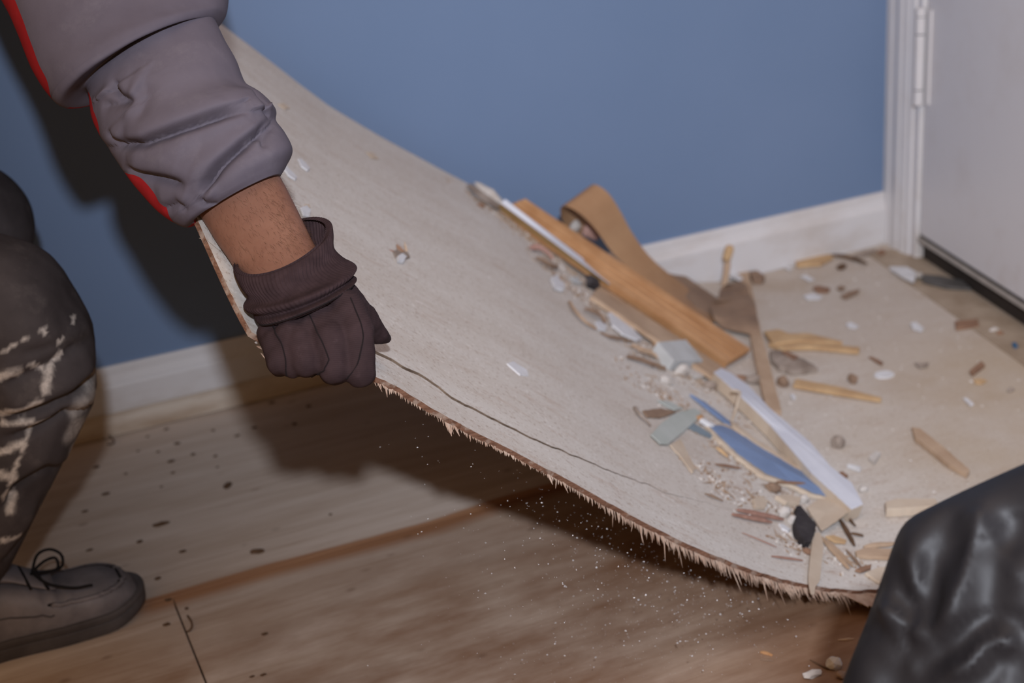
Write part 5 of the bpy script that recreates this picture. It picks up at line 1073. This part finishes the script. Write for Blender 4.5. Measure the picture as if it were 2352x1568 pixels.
# --- on the flat part toward the door
for nm, lab, cat, pts, th, m_, ro in (
    ('split_stick', 'yellow splintered stick beside the long beige plank, upper of two', 'stick', [(1.2463, 1.9585, 0.0210), (1.2729, 1.9542, 0.0194), (1.2745, 1.9309, 0.0190), (1.3068, 1.9126, 0.0184), (1.3332, 1.8511, 0.0183), (1.3094, 1.8650, 0.0184), (1.2784, 1.8945, 0.0186), (1.2299, 1.9032, 0.0208)], 0.008, MYEL, 0.0006),
    ('split_stick', 'pale yellow tapering stick beside the plank, lower of two', 'stick', [(1.2266, 1.9144, 0.0184), (1.2755, 1.8980, 0.0156), (1.3092, 1.8621, 0.0154), (1.3470, 1.8211, 0.0153), (1.3354, 1.8089, 0.0154), (1.2996, 1.8484, 0.0154), (1.2775, 1.8698, 0.0155), (1.2322, 1.8909, 0.0173)], 0.007, MYEL, 0.0006),
    ('wood_wedge', 'long tan wedge-shaped sliver lying right of the white bar', 'sliver', [(1.1835, 1.7699, 0.0168), (1.1878, 1.7701, 0.0164), (1.2274, 1.7156, 0.0143), (1.2591, 1.6447, 0.0144), (1.2543, 1.6405, 0.0143), (1.2111, 1.6985, 0.0146), (1.1683, 1.7522, 0.0175)], 0.006, MYEL, 0.0004),
    ('wood_shaving', 'yellow-brown shaving lying along the baseboard', 'shaving', [(1.4961, 2.2377, 0.0144), (1.5361, 2.2365, 0.0143), (1.5747, 2.2299, 0.0144), (1.5708, 2.2142, 0.0143), (1.5284, 2.1959, 0.0143), (1.4864, 2.2142, 0.0144)], 0.006, MYEL, 0.0006),
    ('pale_plank', 'pale flat plank piece lying alone above the knee', 'plank', [(1.2335, 1.5386, 0.0154), (1.2408, 1.5287, 0.0154), (1.2307, 1.4593, 0.0154), (1.2173, 1.3902, 0.0153), (1.2065, 1.3835, 0.0153), (1.2044, 1.4194, 0.0153), (1.2170, 1.5104, 0.0154)], 0.008, MBEIGE, 0.0004),
    ('board_piece', 'grey-beige board end sticking out from behind the knee', 'board', [(1.0588, 1.3696, 0.0218), (1.0766, 1.3696, 0.0211), (1.1210, 1.3440, 0.0203), (1.1140, 1.3263, 0.0203), (1.0474, 1.3526, 0.0221)], 0.013, MPAPER, 0.0005),
    ('plastic_shard', 'white pointed shard near the door threshold', 'shard', [(1.6167, 2.0972, 0.0184), (1.6422, 2.0789, 0.0183), (1.6379, 2.0410, 0.0184), (1.6072, 2.0120, 0.0184), (1.6074, 2.0429, 0.0184)], 0.006, MWCOLD, 0.0),
    ('brown_chip', 'brown rectangular chip near the threshold edge', 'chip', [(1.5514, 1.8288, 0.0123), (1.5894, 1.8146, 0.0123), (1.5744, 1.7936, 0.0123), (1.5319, 1.8018, 0.0123)], 0.005, MRUST, 0.0002),
    ('brown_chip', 'brown oblong chip, tilted, below the rectangular one', 'chip', [(1.4372, 1.6539, 0.0123), (1.4779, 1.6742, 0.0123), (1.4729, 1.6590, 0.0123), (1.4325, 1.6410, 0.0123)], 0.005, MRUST, 0.0003),
    ('brown_chip', 'thin brown chip above the white oval disc', 'chip', [(1.3417, 1.7899, 0.0104), (1.3465, 1.7868, 0.0104), (1.3477, 1.7581, 0.0104), (1.3401, 1.7526, 0.0104)], 0.003, MRUST, 0.0),
    ('blue_scrap', 'tiny bright blue scrap near the threshold', 'scrap', [(1.5674, 1.7049, 0.0113), (1.5751, 1.7043, 0.0113), (1.5664, 1.6882, 0.0113), (1.5570, 1.6878, 0.0113)], 0.004, MBLUE, 0.0),
    ('paint_flake', 'white flake in the open floor left of the brown rectangle', 'flake', [(1.4880, 1.8685, 0.0104), (1.4977, 1.8667, 0.0104), (1.4927, 1.8368, 0.0103), (1.4794, 1.8269, 0.0104), (1.4747, 1.8443, 0.0103)], 0.002, MWCOLD, 0.0005),
    ('paint_flake', 'white flake right of the crumpled paper, wide and flat', 'flake', [(1.4103, 2.0811, 0.0104), (1.4307, 2.0829, 0.0104), (1.4387, 2.0610, 0.0104), (1.4248, 2.0493, 0.0104), (1.4069, 2.0621, 0.0104)], 0.002, MWCOLD, 0.0005),
    ('paint_flake', 'white flake nearer the baseboard, above the wide flat one', 'flake', [(1.4641, 2.1722, 0.0103), (1.4759, 2.1692, 0.0104), (1.4759, 2.1402, 0.0104), (1.4615, 2.1364, 0.0104)], 0.002, MWCOLD, 0.0005),
    ('paint_flake', 'faint white flake in the dust right of the beige plank', 'flake', [(1.3966, 1.9294, 0.0094), (1.4088, 1.9311, 0.0093), (1.4081, 1.9073, 0.0093), (1.3951, 1.8994, 0.0094), (1.3899, 1.9125, 0.0094)], 0.0015, MWCOLD, 0.0004),
    ('paint_flake', 'thin white sliver flake at the foot of the baseboard', 'flake', [(1.4665, 2.2480, 0.0104), (1.4732, 2.2490, 0.0105), (1.4759, 2.2136, 0.0105), (1.4638, 2.2074, 0.0105)], 0.002, MWCOLD, 0.0),
    ('paint_flake', 'white chip low on the right side of the flat floor', 'flake', [(1.3667, 1.5845, 0.0104), (1.3716, 1.5814, 0.0104), (1.3662, 1.5590, 0.0103), (1.3589, 1.5582, 0.0104)], 0.003, MWCOLD, 0.0),
    ('paint_flake', 'white crumb flake at the left end of the tan wedge', 'flake', [(1.1486, 1.7313, 0.0147), (1.1547, 1.7307, 0.0142), (1.1501, 1.7166, 0.0141), (1.1411, 1.7128, 0.0150)], 0.003, MWCOLD, 0.0),
    ('plaster_stick', 'short white stick above the end of the white bar', 'stick', [(1.0853, 1.4923, 0.0148), (1.0897, 1.4933, 0.0145), (1.0990, 1.4783, 0.0137), (1.0923, 1.4712, 0.0140)], 0.005, MWCOLD, 0.0),
    ('plaster_chip', 'pinkish rectangular chip above the short white stick', 'chip', [(1.1260, 1.4967, 0.0140), (1.1464, 1.5088, 0.0135), (1.1485, 1.4994, 0.0135), (1.1242, 1.4810, 0.0138)], 0.006, MPLAS, 0.0004),
    ('wood_chip', 'brown scrap between the white flakes and the baseboard', 'chip', [(1.4484, 2.1058, 0.0114), (1.4613, 2.1076, 0.0114), (1.4718, 2.0835, 0.0114), (1.4589, 2.0706, 0.0114), (1.4396, 2.0818, 0.0113)], 0.004, MRUST, 0.0006),
    ('wood_chip', 'tan flaky scrap right of the brown scrap, lower', 'chip', [(1.4642, 2.0399, 0.0114), (1.4887, 2.0498, 0.0113), (1.5132, 2.0487, 0.0114), (1.4962, 2.0334, 0.0114), (1.4643, 2.0239, 0.0113)], 0.003, MBRN, 0.0008),
    ('wood_chip', 'tan broken scrap above the lower flaky scrap', 'chip', [(1.4809, 2.0770, 0.0114), (1.4940, 2.0845, 0.0114), (1.4979, 2.0707, 0.0114), (1.4809, 2.0607, 0.0114)], 0.003, MBRN, 0.0008),
    ('wood_chip', 'dark grey chip on the open floor near the middle right', 'chip', [(1.3873, 1.7291, 0.0114), (1.3938, 1.7184, 0.0114), (1.4078, 1.7173, 0.0114), (1.3964, 1.7063, 0.0113), (1.3829, 1.7112, 0.0113)], 0.003, MBARK, 0.0004),
    ('wood_chip', 'pale orange chip below the tilted brown chip', 'chip', [(1.4229, 1.6285, 0.0104), (1.4361, 1.6257, 0.0103), (1.4384, 1.6142, 0.0104), (1.4244, 1.6099, 0.0103), (1.4177, 1.6162, 0.0103)], 0.003, MYEL, 0.0006),
    ('wood_chip', 'brown flake near the right side of the white bar', 'chip', [(1.0598, 1.4783, 0.0158), (1.0689, 1.4808, 0.0149), (1.0691, 1.4667, 0.0144), (1.0566, 1.4574, 0.0154), (1.0539, 1.4639, 0.0159)], 0.003, MRUST, 0.0006),
    ('wood_chip', 'grey scrap at the baseboard corner by the door trim', 'chip', [(1.6134, 2.2059, 0.0113), (1.6432, 2.2154, 0.0114), (1.6697, 2.2086, 0.0114), (1.6535, 2.1953, 0.0113), (1.6196, 2.1888, 0.0113)], 0.004, MBARK, 0.0006),
    ('wood_chip', 'rusty scrap in the corner by the door trim', 'chip', [(1.6605, 2.1963, 0.0114), (1.6792, 2.2016, 0.0114), (1.6724, 2.1814, 0.0113), (1.6551, 2.1751, 0.0113)], 0.004, MRUST, 0.0004),
    ('wood_chip', 'dark scrap in front of the yellow-brown shaving', 'chip', [(1.5487, 2.1727, 0.0114), (1.5668, 2.1810, 0.0113), (1.5704, 2.1690, 0.0114), (1.5552, 2.1563, 0.0114), (1.5443, 2.1581, 0.0114)], 0.004, MDARKB, 0.0004),
    ('wood_block', 'small brown wood block right of the crumpled paper top', 'block', [(1.3869, 2.2297, 0.0187), (1.4021, 2.2256, 0.0185), (1.3987, 2.1926, 0.0185), (1.3845, 2.1795, 0.0185), (1.3693, 2.1893, 0.0189)], 0.011, MBRN, 0.0)):
    chip(nm, lab, cat, pts, th, m_, ro)
n_ = 40; c0 = Vector((1.3221, 1.7217, 0.0094)); pts = [c0 + Vector((math.cos(2 * math.pi * i / n_) * 0.0165, math.sin(2 * math.pi * i / n_) * 0.014, 0)) * (1 + 0.05 * math.sin(3 * i)) for i in range(n_)]
chip('white_disc', 'flat white oval disc on the open floor right of the tan wedge', 'disc', pts, 0.0025, MWCOLD)
stick('twig', 'dark brown twig beside the shaving at the baseboard', 'twig', (1.5741, 2.2247, 0.0124), (1.6029, 2.1492, 0.0103), 0.007, 0.006, MDARKB, bend=-0.006)
chip('dark_strip', 'dark grey strip between the white shard and the threshold', 'strip', [(1.6413, 2.0400, 0.0153), (1.6661, 2.0106, 0.0153), (1.6838, 1.9672, 0.0152), (1.6684, 1.9260, 0.0153), (1.6391, 1.9576, 0.0153), (1.6248, 2.0065, 0.0153)], 0.004, MGREYS, 0.0)  # thin dark grey wedge lying flat by the threshold
lump('shiny_bead', 'shiny bead where the white shard meets the grey strip', 'bead', (1.6329, 2.0293, 0.0143), (0.008, 0.006, 0.006), MSW, 31)
chip('bark_piece', 'grey torn bark piece under the two yellow sticks', 'bark', [(1.2093, 1.8836, 0.0199), (1.2282, 1.8795, 0.0184), (1.2314, 1.8530, 0.0176), (1.2394, 1.8341, 0.0171), (1.2404, 1.7882, 0.0165), (1.2171, 1.7912, 0.0173), (1.1961, 1.7976, 0.0186), (1.1853, 1.8193, 0.0202), (1.1945, 1.8567, 0.0206)], 0.009, MBARK, 0.0015, bulge=0.006)
stick('wood_splinter', 'dark splinter trailing from the grey torn bark piece', 'splinter', (1.2161, 1.8148, 0.0118), (1.2452, 1.7950, 0.0096), 0.006, 0.004, MBARK)
chip('wood_chip', 'rusty flake lying on the grey torn bark piece', 'chip', [(1.2143, 1.8570, 0.0268), (1.2249, 1.8561, 0.0261), (1.2284, 1.8254, 0.0253), (1.2146, 1.8201, 0.0260)], 0.002, MRUST, 0.0004)
lump('wood_crumb', 'brown crumb between the beige plank and the tan wedge', 'crumb', (1.1607, 1.7719, 0.0111), (0.009, 0.012, 0.010), MBRN, 33)
lump('wood_crumb', 'upright brown crumb behind the tan wedge', 'crumb', (1.2649, 1.7270, 0.0064), (0.006, 0.012, 0.010), MBRN, 34)
lump('plaster_lump', 'grey-white pebble of plaster right of the white bar', 'lump', (1.1144, 1.5551, 0.0085), (0.0115, 0.0105, 0.012), MBARK, 35)
lump('plaster_lump', 'small white pebble near the tip of the white bar', 'lump', (1.0650, 1.4257, 0.0086), (0.007, 0.006, 0.006), MPLAS, 36)
lump('wood_crumb', 'rusty crumb at the threshold edge above the blue scrap', 'crumb', (1.5808, 1.7484, 0.0063), (0.006, 0.005, 0.005), MRUST, 37)
lump('plaster_lump', 'white crumb at the threshold edge next to the rusty crumb', 'lump', (1.5850, 1.7684, 0.0064), (0.009, 0.005, 0.004), MPLAS, 38)
lump('wood_crumb', 'dark crumb on the right below the orange chip', 'crumb', (1.4461, 1.5693, 0.0063), (0.007, 0.004, 0.004), MBARK, 39)

# --- bare plywood in front
for lab, p, s_, m_, sd in (('white crumb on the bare plywood next to the knee', (0.8014, 1.1257, 0.0000), (0.0085, 0.0085, 0.009), MPLAS, 41), ('flat white crumb lowest on the plywood by the knee', (0.7731, 1.1240, 0.0000), (0.012, 0.006, 0.004), MPLAS, 42),
                        ('brown crumb on the plywood below the white crumb', (0.8010, 1.1053, 0.0000), (0.009, 0.006, 0.004), MBRN, 43)):
    lump('plaster_lump' if m_ is MPLAS else 'wood_crumb', lab, 'crumb', p, s_, m_, sd)
for lab, a, b, w_, m_ in (('pale orange sliver on the plywood left of the knee', (0.7470, 1.1898, 0.0000), (0.7555, 1.1771, 0.0000), 0.004, MPINE), ('thin tan sliver on the plywood beside the knee, upper one', (0.8373, 1.1647, 0.0000), (0.8544, 1.1578, 0.0000), 0.003, MBEIGE),
                          ('dark thin sliver near the white crumb by the knee', (0.7877, 1.1489, 0.0000), (0.7943, 1.1241, 0.0000), 0.002, MDARKB), ('thin tan sliver left of the pale orange one', (0.7393, 1.1777, 0.0000), (0.7499, 1.1686, 0.0000), 0.002, MBRN)):
    stick('wood_sliver', lab, 'sliver', Vector(a) + Vector((0, 0, 0.0006)), Vector(b) + Vector((0, 0, 0.0006)), w_, w_ * 0.6, m_)
spots = [(0.2749, 2.2780, 0.0000), (0.2417, 2.1974, 0.0000), (0.3092, 2.1485, 0.0000), (0.3401, 2.1065, 0.0000), (0.2472, 2.1328, 0.0000), (0.2138, 2.1199, 0.0000), (0.2617, 2.0792, 0.0000), (0.2923, 2.0529, 0.0000), (0.2259, 2.0739, 0.0000), (0.2208, 2.0332, 0.0000), (0.1164, 2.0187, 0.0000), (0.0793, 1.9800, 0.0000), (0.1162, 2.1205, 0.0000), (0.1373, 1.8455, 0.0000), (0.0693, 1.8591, 0.0000), (0.1867, 1.7846, 0.0000), (0.1422, 1.7310, 0.0000), (0.4227, 2.2002, 0.0000), (0.4733, 2.1513, 0.0000), (0.4340, 2.0968, 0.0000), (0.3727, 2.1211, 0.0000), (0.1855, 2.1413, 0.0000), (0.1545, 2.0712, 0.0000), (0.2089, 2.1865, 0.0000), (0.2865, 2.0139, 0.0000), (0.1963, 1.9963, 0.0000), (0.3984, 1.7747, 0.0000), (0.1447, 1.6700, 0.0000), (0.1315, 1.6122, 0.0000), (0.1621, 1.6364, 0.0000), (0.2387, 1.5269, 0.0000), (0.2152, 1.4435, 0.0000), (0.2023, 1.4470, 0.0000)]
sz = [5, 6, 5, 7, 7, 5, 6, 6, 7, 5, 8, 6, 8, 7, 6, 6, 7, 7, 7, 7, 6, 4, 4, 4, 4, 4, 5, 6, 7, 5, 5, 5, 4]
for i, (p, q) in enumerate(zip(spots, sz)):
    k = q * 0.00062
    lump('dirt_crumb', 'small dark crumb of dirt on the bare plywood by the shoe and baseboard', 'crumb', p, (k * R5.uniform(1.0, 1.7), k * R5.uniform(0.8, 1.1), k * 0.35), MKNOT, 100 + i, 'dark crumbs on the bare plywood', sub=1)
lump('dirt_crumb', 'long dark brown oval crumb on the plywood above the shoe', 'crumb', (0.1732, 1.8787, 0.0000), (0.0125, 0.0052, 0.0022), MKNOT, 140)
lump('dirt_crumb', 'dark two-lobed crumb beside the brown grain band', 'crumb', (0.2789, 1.7279, 0.0000), (0.0105, 0.005, 0.003), MKNOT, 141, rz=-0.4)
lump('dirt_crumb', 'pale brown streak of dirt on the middle of the plywood', 'crumb', (0.2868, 1.9435, 0.0000), (0.006, 0.011, 0.002), MKNOT, 142, rz=-0.5)
for lab, pts in (('bent nail in the joint between the plywood sheets', [(0.1588, 1.6097, 0.0060), (0.1602, 1.5937, 0.0070), (0.1591, 1.5844, 0.0050), (0.1546, 1.5811, 0.0020), (0.1513, 1.5824, 0.0010)]), ('bent nail on the plywood near the dusty knee', [(0.1503, 2.2238, 0.0040), (0.1537, 2.2081, 0.0050), (0.1560, 2.1924, 0.0040), (0.1516, 2.1888, 0.0020), (0.1451, 2.1934, 0.0010)])):
    q = [Vector(p) for p in spline([tuple(p) for p in pts], 18)]; v, f = tube(q, 0.0014, 7); tag(add('bent_nail', v, f, MDARKB, origin=base_of(v), smooth=True), lab, 'nail')

# --- crumbs nobody could count
def scatter(name, label, cat, pts, mat, shape):
    V_, F_ = [], []
    for p, s_ in pts:
        a, b, c = R5.uniform(0.5, 1.6), R5.uniform(0.5, 1.3), R5.uniform(0.3, 0.9); th = R5.uniform(0, 6.3); n = surf_n(p) if shape else Vector((0, 0, 1))
        t_ = n.orthogonal().normalized(); u_ = n.cross(t_); e1 = t_ * math.cos(th) + u_ * math.sin(th); e2 = n.cross(e1); o = len(V_)
        P0 = Vector(p)
        V_ += [P0 + e1 * s_ * a, P0 + e2 * s_ * b, P0 - e1 * s_ * a * 0.8, P0 - e2 * s_ * b * 0.9, P0 + n * s_ * c * 1.6, P0 - n * s_ * c * 0.3]
        F_ += [tuple(o + i for i in q) for q in ((0, 1, 4), (1, 2, 4), (2, 3, 4), (3, 0, 4), (1, 0, 5), (2, 1, 5), (3, 2, 5), (0, 3, 5))]
    return tag(add(name, V_, F_, mat, origin=base_of(V_)), label, cat, kind='stuff')
def band(paths, n, s0, s1):
    out = []
    for i in range(n):
        a, b, wd = R5.choice(paths); t = R5.random(); p = Vector(a).lerp(Vector(b), t); ang_ = R5.uniform(0, 6.3); rr_ = wd * abs(R5.gauss(0, 0.6))
        x, y = p.x + rr_ * math.cos(ang_), p.y + rr_ * math.sin(ang_)
        if y > 2.2 or y < YB + 0.01: continue
        out.append(((x, y, board_z(x, y)), s0 + (s1 - s0) * R5.random() ** 3))
    return out
BANDS = [((0.7942, 2.1247, 0.3107), (0.9019, 2.0157, 0.1931), 0.04), ((0.8369, 1.9860, 0.2387), (0.9330, 1.8089, 0.1192), 0.045), ((0.8954, 1.7929, 0.1414), (1.0091, 1.7306, 0.0557), 0.05), ((0.8525, 1.6580, 0.1387), (0.9506, 1.5844, 0.0594), 0.06), ((0.8860, 1.5941, 0.1005), (0.9415, 1.4162, 0.0361), 0.05),
         ((0.8191, 1.4546, 0.1127), (0.8226, 1.3747, 0.0915), 0.03), ((0.8563, 1.4087, 0.0780), (0.9531, 1.3531, 0.0240), 0.035), ((0.8401, 1.3023, 0.0658), (0.9462, 1.2596, 0.0169), 0.04), ((1.0510, 1.7877, 0.0452), (1.0392, 1.6081, 0.0249), 0.04)]
scatter('plaster_crumbs', 'pale plaster crumbs strewn through the rubble on the sheet', 'crumbs', band(BANDS, 1100, 0.0008, 0.0042), MPLAS, True)
scatter('wood_crumbs', 'brown wood crumbs strewn through the rubble on the sheet', 'crumbs', band(BANDS, 900, 0.0008, 0.0036), MBRN, True)
V_, F_ = [], []
for p, s_ in band(BANDS + BANDS[:4], 760, 0.003, 0.012):
    n = surf_n(p); t_ = n.orthogonal().normalized(); th = R5.uniform(0, 6.3); d = t_ * math.cos(th) + n.cross(t_) * math.sin(th)
    v, f = sliver(Vector(p) + n * 0.001, d + n * R5.uniform(0, 0.25), s_ * 2.2, R5.uniform(0.0008, 0.0026), 0.0008, d.cross(n)); o = len(V_); V_ += v; F_ += [tuple(i + o for i in q) for q in f]
tag(add('wood_slivers', V_, F_, MBEIGE, origin=base_of(V_)), 'tiny tan slivers strewn through the rubble on the sheet', 'slivers', kind='stuff')
flat = []
for i in range(900):
    x, y = R5.uniform(1.05, 1.62), R5.uniform(1.24, 2.21)
    if (x - 1.586) - (y - 1.697) * 0.274 > -0.02: continue
    flat.append(((x, y, board_z(x, y)), 0.0006 + 0.0026 * R5.random() ** 4))
scatter('floor_crumbs', 'fine pale crumbs over the flat floor toward the door', 'crumbs', flat, MPLAS, True)
near_ = [((x, y, 0.0004), 0.0006 + 0.002 * R5.random() ** 3) for x, y in ((R5.uniform(0.72, 0.86), R5.uniform(0.92, 1.03)) for i in range(150))]
scatter('floor_crumbs', 'fine pale crumbs on the bare plywood beside the knee', 'crumbs', near_, MPLAS, False)
air = []
for i in range(1100):
    u_ = R5.gauss(0.0, 0.5); x = 0.58 + 0.14 * u_ + R5.uniform(-0.12, 0.14); y = YB + 0.02 + R5.gauss(0, 0.05)
    top_ = board_z(x, YB) - 0.03
    if top_ < 0.03: continue
    z = top_ * R5.random() ** 0.8
    air.append(((x, y, max(0.004, z)), 0.0003 + 0.0010 * R5.random() ** 5))
scatter('sawdust', 'bright specks of sawdust falling below the lifted edge', 'sawdust', air, MWCOLD, False)
